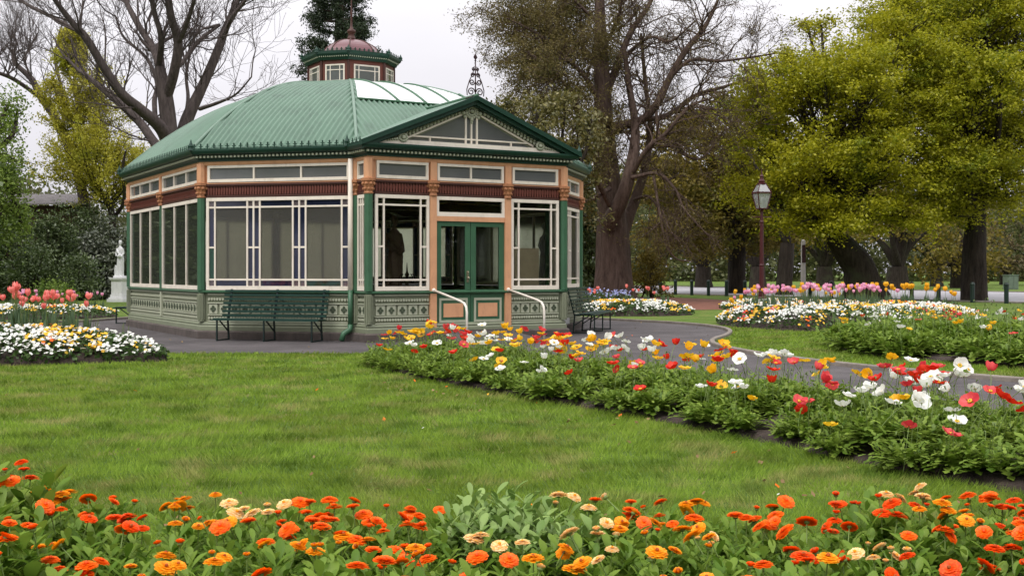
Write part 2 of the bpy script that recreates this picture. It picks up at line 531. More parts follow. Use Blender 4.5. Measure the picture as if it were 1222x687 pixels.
# porch gable
GY0, GY1, GX, GZ0, GZ1 = -B_ - PORCH - .26, -4.0, P_ + .25, 3.93, 4.96
for sgn in (-1, 1):
    mb = MB()
    rows, pitch = 2, .10
    cols = int((GY1 - GY0) / pitch * 5)
    V, Fc = [], []
    for c in range(cols + 1):
        y = GY0 + (GY1 - GY0) * c / cols
        dz = .011 * math.sin(2 * PI * y / pitch)
        for r in range(rows + 1):
            u = r / rows
            V.append((sgn * GX * (1 - u), y, GZ0 + (GZ1 - GZ0) * u + dz + .02))
    for c in range(cols):
        for r in range(rows):
            a = c * (rows + 1) + r
            Fc.append((a, a + 1, a + rows + 2, a + rows + 1))
    mb.v, mb.f, mb.m = V, Fc, [0] * len(Fc)
    mb.build('gable_slope', M['roof'], PAV, smooth=True)
mb = MB()
mb.tube([(0, GY0 - .02, GZ1 + .03), (0, GY1, GZ1 + .03)], .05, 8)
mb.build('gable_ridge', M['green'], PAV, smooth=True)
def FG(s, d, z): return (s, -B_ - PORCH - d, z)       # gable face: s from the middle, d outward
gab = empty('gable_front', (0, 0, 0), 0, parent=PAV)
def rake(mb, s_out, z_out, th, d0, d1, m=0):
    """pair of sloping mouldings meeting at the apex"""
    k = (GZ1 - GZ0) / GX
    top = z_out + k * s_out
    mb.prism([(-s_out, z_out), (0, top), (s_out, z_out), (s_out - th / k * .0, z_out - th), (0, top - th), (-s_out, z_out - th)], FG, d0, d1, m)
mb = MB()
rake(mb, GX + .03, GZ0 + .03, .10, .23, .31)
rake(mb, GX - .02, GZ0 - .045, .085, .17, .245)
rake(mb, GX - .1, GZ0 - .06, .06, .1, .18)
mb.build('raking_cornice', M['dkgreen'], gab)
mb = MB()
k = (GZ1 - GZ0) / GX
mb.prism([(-2.2, 3.935), (2.2, 3.935), (0, 4.85)], FG, -.05, .0)
mb.build('gable_board', M['sage'], gab)
mb = MB()
mb.fbox(FG, -2.2, 2.2, 0.002, .14, 3.935, 4.02)
wi = mb.build('gable_window', M['cream'], gab)
mb = MB()
hw, zb, zt = 1.40, 4.04, 4.66
kk = (zt - zb) / hw
def tri_bar(mb, x0, z0, x1, z1, w):
    a, b = Vector((x0, z0)), Vector((x1, z1)); d = (b - a).normalized(); n = Vector((-d.y, d.x)) * w / 2
    mb.prism([tuple(a - n), tuple(b - n), tuple(b + n), tuple(a + n)], FG, .004, .05)
tri_bar(mb, -hw - .1, zb + .02, 0, zt + .06, .035); tri_bar(mb, hw + .1, zb + .02, 0, zt + .06, .035)
mb.fbox(FG, -hw + .02, hw - .02, .006, .048, 4.105, 4.135)
for x in (-.13, 0, .13): mb.fbox(FG, x - .018, x + .018, .008, .046, 4.02, 4.62)
for x in (-.95, .95): mb.fbox(FG, x - .015, x + .015, .01, .044, 4.02, 4.105)
mb.build('window_frame', M['cream'], wi)
mb = MB()
mb.prism([(-hw, zb), (hw, zb), (0, zt + .02)], FG, 0.0, .012)
mb.build('glass', M['g_upper'], wi)
mb = MB()
for sgn in (-1, 1):
    for j in range(19):
        s = .3 + j * .08
        z = zt + .125 - s * kk
        mb.ball(FG(sgn * s, .07, z), .038, 0, 6)
        mb.fbox(FG, sgn * s - .018, sgn * s + .018, .01, .11, z + .035, z + .10)
    for j in range(14):
        a = j / 14 * 2 * PI
        mb.ball(FG(sgn * 1.60 + .085 * math.cos(a), .15, 4.065 + .07 * math.sin(a)), .03, 0, 6)
    mb.ball(FG(sgn * 1.60, .16, 4.065), .05, 0, 8)
    for j in range(5): mb.ball(FG(sgn * (1.74 + j * .05), .15, 4.03 - j * .008), .035 - j * .004, 0, 6)
for j in range(16):
    a = j / 16 * 2 * PI
    mb.ball(FG(.13 * math.cos(a), .05, 4.70 + .13 * math.sin(a)), .033, 0, 6)
    mb.ball(FG(.08 * math.cos(a), .06, 4.70 + .08 * math.sin(a)), .025, 0, 6)
mb.ball(FG(0, .07, 4.70), .045, 0, 8)
for x, z, r in ((-.2, 4.66, .05), (.2, 4.66, .05), (-.16, 4.58, .04), (.16, 4.58, .04), (0, 4.53, .045), (0, 4.47, .03)):
    mb.ball(FG(x, .05, z), r, 0, 6)
mb.build('gable_ornament', M['sage_light'], gab, smooth=True)

# wrought finial on the gable
fin = MB()
fy = GY0 + .05
fin.tube([(0, fy, 4.95), (0, fy, 5.72)], .013, 6)
fin.lathe([(.03, 5.72), (.012, 5.74), (.05, 5.79), (.006, 5.87), (.004, 5.95)], 4, (0, fy, 0))
def scroll(sx, z0, r, turns=1.4, flip=1):
    pts = []
    for j in range(20):
        a = j / 19 * turns * 2 * PI
        q = r * (1 - .75 * j / 19)
        pts.append((sx * (.012 + r - q * math.cos(a)), fy, z0 + flip * q * math.sin(a)))
    fin.tube(pts, [.013] * 20, 5)
for sx in (-1, 1):
    scroll(sx, 5.08, .085); scroll(sx, 5.28, .065, flip=-1); scroll(sx, 5.42, .05); scroll(sx, 5.55, .035, flip=-1)
    fin.tube([(sx * .19, fy, 5.0), (sx * .20, fy, 5.12), (sx * .14, fy, 5.3), (sx * .06, fy, 5.45), (sx * .03, fy, 5.6)], .011, 5)
    fin.tube([(sx * .0, fy, 4.99), (sx * .12, fy, 4.97), (sx * .23, fy, 4.93)], .014, 5)
fin.build('gable_finial', M['iron'], PAV, smooth=True)

# walls, bay by bay
def posts():
    for i, q in enumerate(OUT):
        off = offset_poly(OUT, .005)[i]
        mb = MB(); mb.lathe([(.085, ZS + .01), (.085, ZW1 + .01)], 8, (off.x, off.y, 0), twist=PI / 8 + R(0)); mb.build('corner_post', M['green'], PAV)
        mb = MB()
        mb.lathe([(.075, .36), (.075, .95)], 8, (off.x, off.y, 0), twist=PI / 8)
        for k in range(8):
            a = k * PI / 4
            mb.tube([(off.x + .078 * math.cos(a), off.y + .078 * math.sin(a), .4), (off.x + .078 * math.cos(a), off.y + .078 * math.sin(a), .92)], .012, 4)
        mb.build('dado_post', M['sage'], PAV)
        mb = MB(); mb.lathe([(.095, ZF1 + .02), (.095, ZT1 + .04)], 8, (off.x, off.y, 0), twist=PI / 8); mb.build('pilaster', M['orange'], PAV)
        capital(off.x, off.y)
def capital(x, y, half=None):
    mb = MB()
    mb.lathe([(.09, 2.93), (.10, 2.95), (.085, 2.97), (.085, 3.0), (.115, 3.12), (.135, 3.17), (.10, 3.18), (.145, 3.185), (.145, 3.235), (.1, 3.25)], 8, (x, y, 0), twist=PI / 8)
    for k in range(8):
        a = k * PI / 4
        mb.ball((x + .115 * math.cos(a), y + .115 * math.sin(a), 3.13), .035, 0, 6)
        mb.ball((x + .095 * math.cos(a + .39), y + .095 * math.sin(a + .39), 3.03), .028, 0, 6)
    mb.build('capital', M['tan'], PAV)
posts()

def frieze(F, s0, s1):
    mb = MB()
    mb.fbox(F, s0, s1, -.009, .03, ZW1 + .02, ZW1 + .06); mb.fbox(F, s0, s1, -.009, .05, ZF1 - .045, ZF1 - .003)
    k = int((s1 - s0) / .06)
    for j in range(k):
        s = s0 + (j + .5) * (s1 - s0) / k
        mb.fbox(F, s - .018, s + .018, -.009, .02, ZW1 + .07, ZF1 - .06, 1)
        mb.fbox(F, s + .018, s + .0295, -.008, .028, ZW1 + .13, ZF1 - .1, 1)
    mb.build('frieze', [M['maroon'], M['maroon_lt']], PAV)
def transom(F, s0, s1, panes):
    z0, z1 = ZF1 + .03, ZT1 - .0
    mb = MB(); w = .055
    mb.fbox(F, s0, s1, -.02, .035, z0, z0 + w + .01); mb.fbox(F, s0, s1, -.02, .035, z1 - w, z1 - .002)
    mb.fbox(F, s0, s0 + w, -.02, .033, z0 + w + .01, z1 - w); mb.fbox(F, s1 - w, s1, -.02, .033, z0 + w + .01, z1 - w)
    for j in range(1, panes):
        s = s0 + (s1 - s0) * j / panes
        mb.fbox(F, s - .018, s + .018, -.02, .03, z0 + w + .01, z1 - w)
    o = mb.build('transom_window', M['cream'], PAV)
    mb = MB(); mb.fbox(F, s0 + w, s1 - w, -.015, -.005, z0 + w + .01, z1 - w)
    mb.build('glass', M['g_upper'], o)
def window(F, s0, s1, vs, hs, panes, z0=ZW0, z1=ZW1, parent=None, thin=.036):
    """vs / hs: muntin centres; panes: list of (s0,s1,z0,z1,material key)"""
    mb = MB(); w = .06
    mb.fbox(F, s0, s1, -.035, .03, z0 - .01, z0 + w + .015); mb.fbox(F, s0, s1, -.035, .03, z1 - w, z1 + .01)
    mb.fbox(F, s0, s0 + w, -.035, .028, z0 + w + .015, z1 - w); mb.fbox(F, s1 - w, s1, -.035, .028, z0 + w + .015, z1 - w)
    for (s, a, b) in vs: mb.fbox(F, s - thin / 2, s + thin / 2, -.03, .022, a, b)
    for (z, a, b) in hs: mb.fbox(F, a, b, -.028, .019, z - thin / 2, z + thin / 2)
    o = mb.build('window', M['cream'], parent or PAV)
    by = {}
    for (a, b, c, d, k) in panes: by.setdefault(k, []).append((a, b, c, d))
    names = {'g_clear': 'glass', 'g_frost': 'frosted_glass', 'g_blue': 'blue_glass', 'g_lilac': 'lilac_glass', 'g_glow': 'obscured_glass', 'g_painted_haze': 'glass', 'g_green': 'green_glass', 'door_glass': 'glass'}
    for k, L_ in by.items():
        mb = MB()
        for (a, b, c, d) in L_: (mb.fbox(F, a, b, -.008, -.002, c, d) if k != 'g_glow' else mb.quad_faces([F(a, -.005, c), F(b, -.005, c), F(b, -.005, d), F(a, -.005, d)], [(0, 1, 2, 3)]))
        mb.build(names[k], M[k], o)
    return o
def dado(F, s0, s1, flowers=True):
    """cast ornament: rows of studs above and below a row of four-petalled squares"""
    mb = MB()
    zs = [.38, .50, .52, .74, .76, .90]
    mb.fbox(F, s0, s1, -.019, .02, .915, .945, 1)
    for z in (.505, .75, .37): mb.fbox(F, s0, s1, -.019, .022, z - .012, z + .012, 1)
    n = max(1, round((s1 - s0) / .125))
    for j in range(n):
        s = s0 + (j + .5) * (s1 - s0) / n; p = (s1 - s0) / n
        for q in (-.25, .25):
            for z in (.44, .83):
                mb.prism([(s + q * p + .026 * math.cos(a * PI / 3), z + .03 * math.sin(a * PI / 3)) for a in range(6)][::-1], F, -.019, .02, 1)
    if flowers:
        n = max(1, round((s1 - s0) / .235))
        for j in range(n):
            s = s0 + (j + .5) * (s1 - s0) / n; h = .095
            mb.fbox(F, s - h, s + h, -.019, .006, .53, .725, 1)
            for dx, dz in ((.036, 0), (-.036, 0), (0, .042), (0, -.042)):
                mb.prism([(s + dx + .03 * math.cos(a * PI / 3), .6275 + dz + .032 * math.sin(a * PI / 3)) for a in range(6)][::-1], F, .003, .02, 2)
    else:
        n = max(1, round((s1 - s0) / .07))
        for j in range(n):
            s = s0 + (j + .5) * (s1 - s0) / n
            mb.prism([(s - .03, .54), (s + .02, .54), (s + .035, .72), (s - .015, .72)][::-1], F, -.019, .012, 1)
    mb.build('dado_panel', [M['sage'], M['sage_light'], M['sage_dark']], PAV)

def big_window(F, s0, s1, glasskey='g_frost'):
    """three large panes with coloured margin lights (the wide diagonal sides)"""
    z0, z1 = ZW0 + .075, ZW1 - .06
    zb, zt, zm = z0 + .13, z1 - .13, 1.9
    L = s1 - s0
    inn0, inn1 = s0 + .06, s1 - .06
    k = (inn1 - inn0) / 2.95
    cuts = [0, .12, .79, .91, 1.03, 1.76, 1.88, 2.0, 2.80 - .0, 2.95]
    cuts = [0, .13, .83, .965, 1.10, 1.80, 1.935, 2.07, 2.82, 2.95]
    cuts = [inn0 + c * k for c in cuts]
    vs = [(c, z0, z1) for c in cuts[1:-1]]
    hs = [(zb, inn0, inn1), (zt, inn0, inn1)]
    panes = []
    narrow = (0, 2, 3, 5, 6, 8)
    for j in range(9):
        a, b = cuts[j], cuts[j + 1]
        if j in narrow:
            hs.append((zm, a, b))
            lowk = 'g_green' if j == 0 else 'g_blue'
            panes += [(a, b, zb, zm, lowk), (a, b, zm, zt, 'g_blue'), (a, b, z0, zb, 'g_lilac'), (a, b, zt, z1, 'g_lilac')]
        else:
            panes += [(a, b, zb, zt, glasskey), (a, b, zt, z1, 'g_blue'), (a, b, z0, zb, 'g_green' if j == 7 else 'g_blue')]
    return window(F, s0, s1, vs, hs, panes)
def margin_window(F, s0, s1, key='g_clear'):
    z0, z1 = ZW0 + .075, ZW1 - .06
    zb, zt, zm = z0 + .13, z1 - .13, 1.9
    a, b = s0 + .06, s1 - .06
    m_ = .13
    vs = [(a + m_, z0, z1), (b - m_, z0, z1)]
    hs = [(zb, a, b), (zt, a, b), (zm, a, a + m_), (zm, b - m_, b)]
    return window(F, s0, s1, vs, hs, [(a, b, z0, z1, key)])
def plain_window(F, s0, s1, n=3, key='g_clear'):
    z0, z1 = ZW0 + .075, ZW1 - .06
    a, b = s0 + .06, s1 - .06
    vs = [(a + (b - a) * j / n, z0, z1) for j in range(1, n)]
    return window(F, s0, s1, vs, [], [(a, b, z0, z1, key)], thin=.055)

def bay(F, s0, s1, kind):
    frieze(F, s0 + .02, s1 - .02)
    transom(F, s0 + .03, s1 - .03, 3 if s1 - s0 > 2 else 1)
    dado(F, s0 + .03, s1 - .03, True)
    {'big': big_window, 'margin': margin_window, 'plain': plain_window, 'back': lambda *a: big_window(*a, glasskey='g_glow'), 'painted_haze': lambda *a: plain_window(*a, key='g_painted_haze'), 'glow': lambda *a: plain_window(*a, key='g_glow')}[kind](F, s0, s1)
def mid_post(F, s):
    mb = MB(); mb.fbox(F, s - .06, s + .06, -.05, .05, ZS + .012, ZW1 + .015); mb.build('corner_post', M['green'], PAV)
    mb = MB(); mb.fbox(F, s - .07, s + .07, -.018, .04, .37, .945); mb.build('dado_post', M['sage_light'], PAV)
    mb = MB(); mb.fbox(F, s - .07, s + .07, -.018, .06, ZF1 + .02, ZT1 + .02); mb.build('pilaster', M['orange'], PAV)
    q = F(s, .0, 0); capital(q[0], q[1])
for i in (0, 6):
    F, L = face(i); kd = 'painted_haze' if i == 0 else 'glow'
    bay(F, .1, L / 2 - .07, kd); bay(F, L / 2 + .07, L - .1, kd); mid_post(F, L / 2)
for i in (1, 5):
    F, L = face(i)
    bay(F, .12, L - .12, 'big')
for i in (7, 9):
    F, L = face(i)
    bay(F, .12, L - .12, 'back')
F, L = face(8)
bay(F, .1, L / 2 - .07, 'glow'); bay(F, L / 2 + .07, L - .1, 'glow'); mid_post(F, L / 2)
for i in (2, 4):
    F, L = face(i)
    frieze(F, .09, L - .09); transom(F, .1, L - .1, 1); dado(F, .1, L - .1)
    z0, z1 = ZW0 + .075, ZW1 - .06
    window(F, .09, L - .09, [(.25, z0, z1), (L - .25, z0, z1)], [(z0 + .13, .15, L - .15), (z1 - .13, .15, L - .15)], [(.15, L - .15, z0, z1, 'g_clear')])
# porch front: window, doors, window
F, L = face(3)
mid = L / 2
for sgn in (-1, 1):
    a, b = (mid + .96, mid + 2.15) if sgn > 0 else (mid - 2.15, mid - .96)
    margin_window(F, a, b); frieze(F, a, b); transom(F, a + .03, b - .02, 1); dado(F, a, b - .0)
    p = mid + sgn * .875
    mb = MB(); mb.fbox(F, p - .072, p + .072, -.06, .05, .18, ZW1 + .015); mb.build('door_post', M['orange'], PAV)
    mb = MB(); mb.fbox(F, p - .072, p + .072, -.018, .06, ZF1 + .02, ZT1 + .02); mb.build('pilaster', M['orange'], PAV)
    q = F(p, .0, 0); capital(q[0], q[1])
frieze(F, mid - .8, mid + .8); transom(F, mid - .78, mid + .78, 2)
mb = MB(); mb.fbox(F, mid - .8, mid + .8, -.06, .03, 2.43, 2.53); mb.build('door_lintel', M['orange'], PAV)
window(F, mid - .8, mid + .8, [], [], [(mid - .74, mid + .74, 2.6, 2.87, 'g_clear')], z0=2.54, z1=2.92)
mb = MB(); mb.fbox(F, mid - .8, mid + .8, -.25, .14, -.2, .205); mb.build('door_step', M['stone'], PAV)
for sgn in (-1, 1):
    a, b = (mid + .006, mid + .8) if sgn > 0 else (mid - .8, mid - .006)
    mb = MB()
    st = .12
    mb.fbox(F, a, a + st, -.045, .0, .21, 2.43); mb.fbox(F, b - st, b, -.045, .0, .21, 2.43)
    mb.fbox(F, a + st, b - st, -.045, -.001, .21, .36); mb.fbox(F, a + st, b - st, -.045, -.001, .86, 1.03); mb.fbox(F, a + st, b - st, -.045, -.001, 2.33, 2.43)
    mb.fbox(F, a + st, b - st, -.035, -.02, .36, .86)
    d = mb.build('door', M['green'], PAV)
    mb = MB(); mb.fbox(F, a + st, b - st, -.026, -.02, 1.03, 2.33); mb.build('glass', M['door_glass'], d)
    mb = MB()
    x0, x1 = a + .07, b - .07
    for (u0, u1, v0, v1) in ((x0, x1, .36, .41), (x0, x1, .81, .86), (x0, x0 + .045, .41, .81), (x1 - .045, x1, .41, .81)):
        mb.fbox(F, u0, u1, -.0, .018, v0, v1, 0)
    mb.fbox(F, x0 + .10, x1 - .10, -.018, .014, .47, .75, 1)
    mb.fbox(F, x0 + .045, x1 - .045, -.019, .004, .41, .81, 2)
    mb.build('door_panel', [M['sage_light'], M['orange'], M['green']], d)
mb = MB()
hx = mid - .07
mb.fbox(F, hx - .025, hx + .025, .001, .012, 1.18, 1.42); q = F(hx, .04, 1.27)
mb.ball(q, .028); mb.ball(F(hx, .03, 1.38), .02)
mb.build('handle', paint('brass', srgb(170, 160, 140), .3, .05, metal=.8), d)
# downpipe at the corner beside the porch
mb = MB()
F1, L1 = face(1)
s = L1 - .09
mb.tube([F1(s, .11, ZW0 + .0), F1(s, .11, 3.66)], .05, 10, 1)
mb.tube([F1(s, .11, .30), F1(s, .11, ZW0)], .05, 10, 0)
mb.tube([F1(s, .11, .34), F1(s, .12, .24), F1(s - .10, .22, .16), F1(s - .13, .26, .02)], .058, 10, 0)
mb.build('downpipe', [M['green'], M['cream']], PAV, smooth=True)
# inside
mb = MB(); n8 = [(q.x, q.y, .19) for q in offset_poly(OUT, -.06)]
mb.v, mb.f, mb.m = n8, [tuple(range(len(n8)))], [0]; mb.build('inner_floor', M['floor'], PAV)
mb = MB(); n8 = [(q.x, q.y, 3.64) for q in offset_poly(OUT, -.06)]
mb.v, mb.f, mb.m = n8, [tuple(range(len(n8) - 1, -1, -1))], [0]; mb.build('inner_ceiling', M['ceil'], PAV)
mb = MB()
for y in (-3.4, 0, 3.4): mb.box(-4.55, 4.55, y - .06, y + .06, 3.0, 3.18)
for x in (-2.1, 2.1): mb.box(x - .06, x + .06, -5.6, 5.6, 3.2, 3.38)
mb.build('inner_beams', M['maroon'], PAV)

# roof lantern (cupola)
cup = empty('roof_lantern', (0, 0, -.12), 0, parent=PAV)
CW = octo(.475, .45, .5)
mb = MB(); ring(mb, [(0, 5.95), (0, 6.86)], CW); mb.build('lantern_wall', M['maroon_lt'], cup)
mb = MB()
for i in range(8):
    q = CW[i]; mb.lathe([(.035, 5.95), (.035, 6.8)], 8, (q.x, q.y, 0))
mb.build('lantern_post', M['maroon'], cup)
for i in range(8):
    F, L = face(i, CW)
    a, b, z0, z1 = L * .15, L * .87, 6.06, 6.60
    mb = MB(); w = .035
    mb.fbox(F, a, b, .0, .022, z0, z0 + w); mb.fbox(F, a, b, .0, .022, z1 - w, z1)
    mb.fbox(F, a, a + w, .0, .021, z0 + w, z1 - w); mb.fbox(F, b - w, b, .0, .021, z0 + w, z1 - w)
    for s in (a + .13, b - .13): mb.fbox(F, s - .01, s + .01, .0, .018, z0 + w, z1 - w)
    for z in (z0 + .14, z1 - .14): mb.fbox(F, a + w, b - w, .0, .016, z - .01, z + .01)
    o = mb.build('lantern_window', M['cream'], cup)
    mb = MB(); mb.fbox(F, a + w, b - w, .001, .006, z0 + w, z1 - w); mb.build('glass', M['g_upper'], o)
mb = MB(); ring(mb, [(-.02, 6.70), (.06, 6.70), (.08, 6.76), (.13, 6.80), (.17, 6.84), (.17, 6.90), (.14, 6.90), (-.2, 6.95)], CW); mb.build('lantern_cornice', M['dkgreen'], cup)
mb = MB()
CE = offset_poly(CW, .08)
for i in range(8):
    F, L = face(i, CE)
    k = int(L / .055)
    for j in range(k):
        s = (j + .5) * L / k; mb.fbox(F, s - .013, s + .013, .001, .04, 6.765, 6.795)
mb.build('lantern_dentils', M['sage_light'], cup)
cresting(offset_poly(CW, .155), 6.90, .07, .11, 'lantern_cresting', cup)
mb = MB()
loops = []
DO = [(.02, 0)] + [(-.95 * (1 - math.cos(u * PI / 2)) , .60 * math.sin(u * PI / 2)) for u in [i / 10 for i in range(1, 10)]]
for o, h in DO:
    k = (o + .97) / .97
    loops.append([(q.x * k * .70, q.y * k * .70, 6.90 + h * .80) for q in CW])
mb.rings(loops); mb.build('dome', M['dome'], cup, smooth=False)
mb = MB()
for i in range(8):
    mb.tube([l[i] for l in loops], .018, 6)
mb.build('dome_rib', M['maroon'], cup, smooth=True)
mb = MB()
mb.lathe([(.13, 7.36), (.10, 7.44), (.07, 7.52), (.11, 7.57), (.11, 7.62), (.05, 7.66), (.03, 7.74), (.022, 8.0), (.035, 8.05), (.02, 8.1), (.012, 8.6), (.004, 8.9)], 10)
mb.build('lantern_spire', M['maroon'], cup, smooth=True)
# ------------------------------------------------------------------ ground, paths, road
def lawn_material():
    m, nt, out = _nodes('lawn')
    b = nt.nodes.new('ShaderNodeBsdfPrincipled')
    f1, _ = noise_fac(nt, .55, 6, lo=.38, hi=.64)
    f2, _ = noise_fac(nt, 14, 6, lo=.35, hi=.65)
    f3, _ = noise_fac(nt, 1.7, 8, lo=.54, hi=.68)
    c = mixc(nt, f1, lin(.085, .15, .02), lin(.14, .20, .034))
    c = mixc(nt, f3, c, lin(.25, .21, .08))
    mu = nt.nodes.new('ShaderNodeMath'); mu.operation = 'MULTIPLY'; mu.inputs[1].default_value = .55
    nt.links.new(f2, mu.inputs[0])
    c = mixc(nt, mu.outputs[0], c, lin(.045, .085, .015))
    nt.links.new(c, b.inputs['Base Color']); b.inputs['Roughness'].default_value = .9; b.inputs['Specular IOR Level'].default_value = .15
    _, h = noise_fac(nt, 60, 6)
    bp = nt.nodes.new('ShaderNodeBump'); bp.inputs['Strength'].default_value = .8; bp.inputs['Distance'].default_value = .03
    nt.links.new(h, bp.inputs['Height']); nt.links.new(bp.outputs[0], b.inputs['Normal'])
    nt.links.new(b.outputs[0], out.inputs['Surface'])
    return m
M['lawn'] = lawn_material()
poly_sheet('lawn', [(-600, -20), (600, -20), (600, 900), (-600, 900)], 0, M['lawn'])

ISLE = [(3.06, 33.2), (4.3, 31.6), (5.05, 29.6), (5.15, 27.6), (4.7, 25.4), (3.95, 23.4), (3.75, 21.6), (4.2, 19), (5.1, 16.7), (6.4, 14.8), (8.2, 12.4), (12, 7)]
PATH = [(-20, 22.8), (-9, 21.2), (-6, 20.1), (-2.4, 20.0), (-.4, 19.2), (2.3, 14.6), (5.6, 8.6), (9, 2.5), (13, 4)] + ISLE[::-1] + \
       [(1.5, 36), (-1.5, 40), (-8, 42.5), (-10.6, 38), (-11.4, 34.6), (-12, 31.2), (-20, 29.8)]
poly_sheet('asphalt_path', PATH, .006, M['asphalt'])
def kerb(pts, name='path_kerb'):
    pts = smooth_poly(pts, 2, closed=False)
    mb = MB()
    loops = []
    for i, p in enumerate(pts):
        a, b = Vector(pts[max(i - 1, 0)]), Vector(pts[min(i + 1, len(pts) - 1)])
        d = (b - a).normalized(); n = Vector((-d.y, d.x))
        q = Vector(p)
        loops.append([(q.x + n.x * s, q.y + n.y * s, z) for s, z in ((-.05, -.05), (-.05, .055), (-.04, .07), (.04, .07), (.05, .055), (.05, -.05))])
    mb.rings(loops, closed=False)
    tag(mb.build(name, M['kerb']), kind='structure')
kerb([(1.2, 36.2)] + ISLE)
kerb([(-22, 29.5), (-12, 31.2), (-11.4, 34.6), (-10.6, 38), (-9, 41.5)])
poly_sheet('gravel_path', smooth_poly([(2.5, 41), (5, 42), (9.5, 44), (10.5, 50), (10.5, 60), (7, 66), (0, 66), (-4, 60), (-4, 48)], 2), .005, M['gravel'])
RD = Vector((.524, -.852)); RN = Vector((.852, .524)); R0 = Vector((9.8, 72.6))
def rp(s, o): q = R0 + RD * s + RN * o; return (q.x, q.y)
poly_sheet('park_road', [rp(-160, 0), rp(90, 0), rp(90, 24), rp(-160, 24)], .008, M['road'])
kerb([rp(-160, -.1), rp(-60, -.1), rp(90, -.1)], 'road_kerb')
kerb([rp(-160, 24.1), rp(-60, 24.1), rp(90, 24.1)], 'road_kerb')

# ------------------------------------------------------------------ benches
def bench_proto():
    t = empty('park_bench')
    Lh = 1.16
    mb = MB()
    for k, (y, z) in enumerate([(-.44, .425), (-.35, .44), (-.26, .44), (-.17, .435), (-.08, .425)]):
        mb.box(-Lh, Lh, y - .037, y + .037, z - .012, z + .012)
    mb.build('seat', M['bench'], t)
    mb = MB()
    for k in range(7):
        z = .50 + k * .083; y = -.02 + (z - .45) * .28
        mb.box(-Lh + (.0 if k % 2 else .01), Lh - (.0 if k % 2 else .01), y - .012, y + .012, z - .022, z + .022)
    mb.build('backrest', M['bench'], t)
    for x in (-1.03, 0, 1.03):
        mb = MB()
        mb.bar((x, -.45, .0), (x, -.45, .41), .028, .028)
        mb.bar((x, -.45, .015), (x, .04, .015), .028, .022)
        mb.bar((x, .04, .004), (x, .0, .44), .03, .03)
        mb.bar((x, -.464, .415), (x, .0, .405), .03, .02)
        mb.bar((x, .012, .40), (x, .175, 1.03), .05, .018, up=(0, 1, 0))
        mb.bar((x, -.33, .40), (x, .015, .18), .022, .022)
        mb.build('leg_frame', M['benchiron'], t)
    for sx in (-1, 1):
        mb = MB(); mb.bar((sx * .04, .14, .86), (sx * .66, .045, .47), .022, .012); mb.build('brace', M['benchiron'], t)
    return t
BZ = R(30.4)
def pav_pt(x, y):
    return (-4.07 + x * math.cos(BZ) - y * math.sin(BZ), 29.73 + x * math.sin(BZ) + y * math.cos(BZ))
b0 = bench_proto()
def place(o, xy, rz, label, cat, group=None, z=0):
    o.location = (xy[0], xy[1], z); o.rotation_euler = (0, 0, rz)
    tag(o, label, cat, group)
BG = 'slatted benches around the pavilion'
place(b0, pav_pt(-3.62 - .05, -4.72 - .05), BZ - PI / 4, 'dark green slatted bench under the wide three-pane window, its whole length in view', 'bench', BG)
b1 = copy_tree(b0); place(b1, pav_pt(3.5 + .32, -4.53 - .32), BZ + PI / 4, 'dark green slatted bench seen end-on past the right corner of the porch', 'bench', BG)
b2 = copy_tree(b0); place(b2, pav_pt(-3.72, 5.22), BZ - 3 * PI / 4, 'dark green bench poking out behind the far left corner of the pavilion', 'bench', BG)
for b in (b0, b1, b2): b.location.z = .008

# handrails at the door
def handrail(xc, label):
    t = empty('handrail', (*pav_pt(xc, -B_ - PORCH), 0), BZ, label, 'handrail', 'white handrails at the pavilion door')
    mb = MB()
    mb.tube([(0, -.055, 1.02), (0, -.5, .95), (0, -1.2, .83), (0, -1.36, .79), (0, -1.44, .72), (0, -1.47, .62), (0, -1.47, .0)], .024, 8)
    mb.build('rail', M['white_rail'], t, smooth=True)
    mb = MB(); mb.ball((0, -.055, 1.02), .045); mb.build('bracket', M['white_rail'], t, smooth=True)
handrail(-.875, 'white bent pipe handrail left of the green double doors')
handrail(.875, 'white bent pipe handrail right of the green double doors')
mb = MB()
q = [pav_pt(x, y) for x, y in ((-.8, -6.49), (.8, -6.49), (1.0, -7.9), (-1.0, -7.9))]
mb.v = [(*q[0], .19), (*q[1], .19), (*q[2], .012), (*q[3], .012), (*q[0], -.1), (*q[1], -.1), (*q[2], -.1), (*q[3], -.1)]
mb.f = [(0, 3, 2, 1), (0, 4, 7, 3), (1, 2, 6, 5), (2, 3, 7, 6)]; mb.m = [0] * 4
tag(mb.build('entrance_ramp', M['asphalt']), kind='structure')

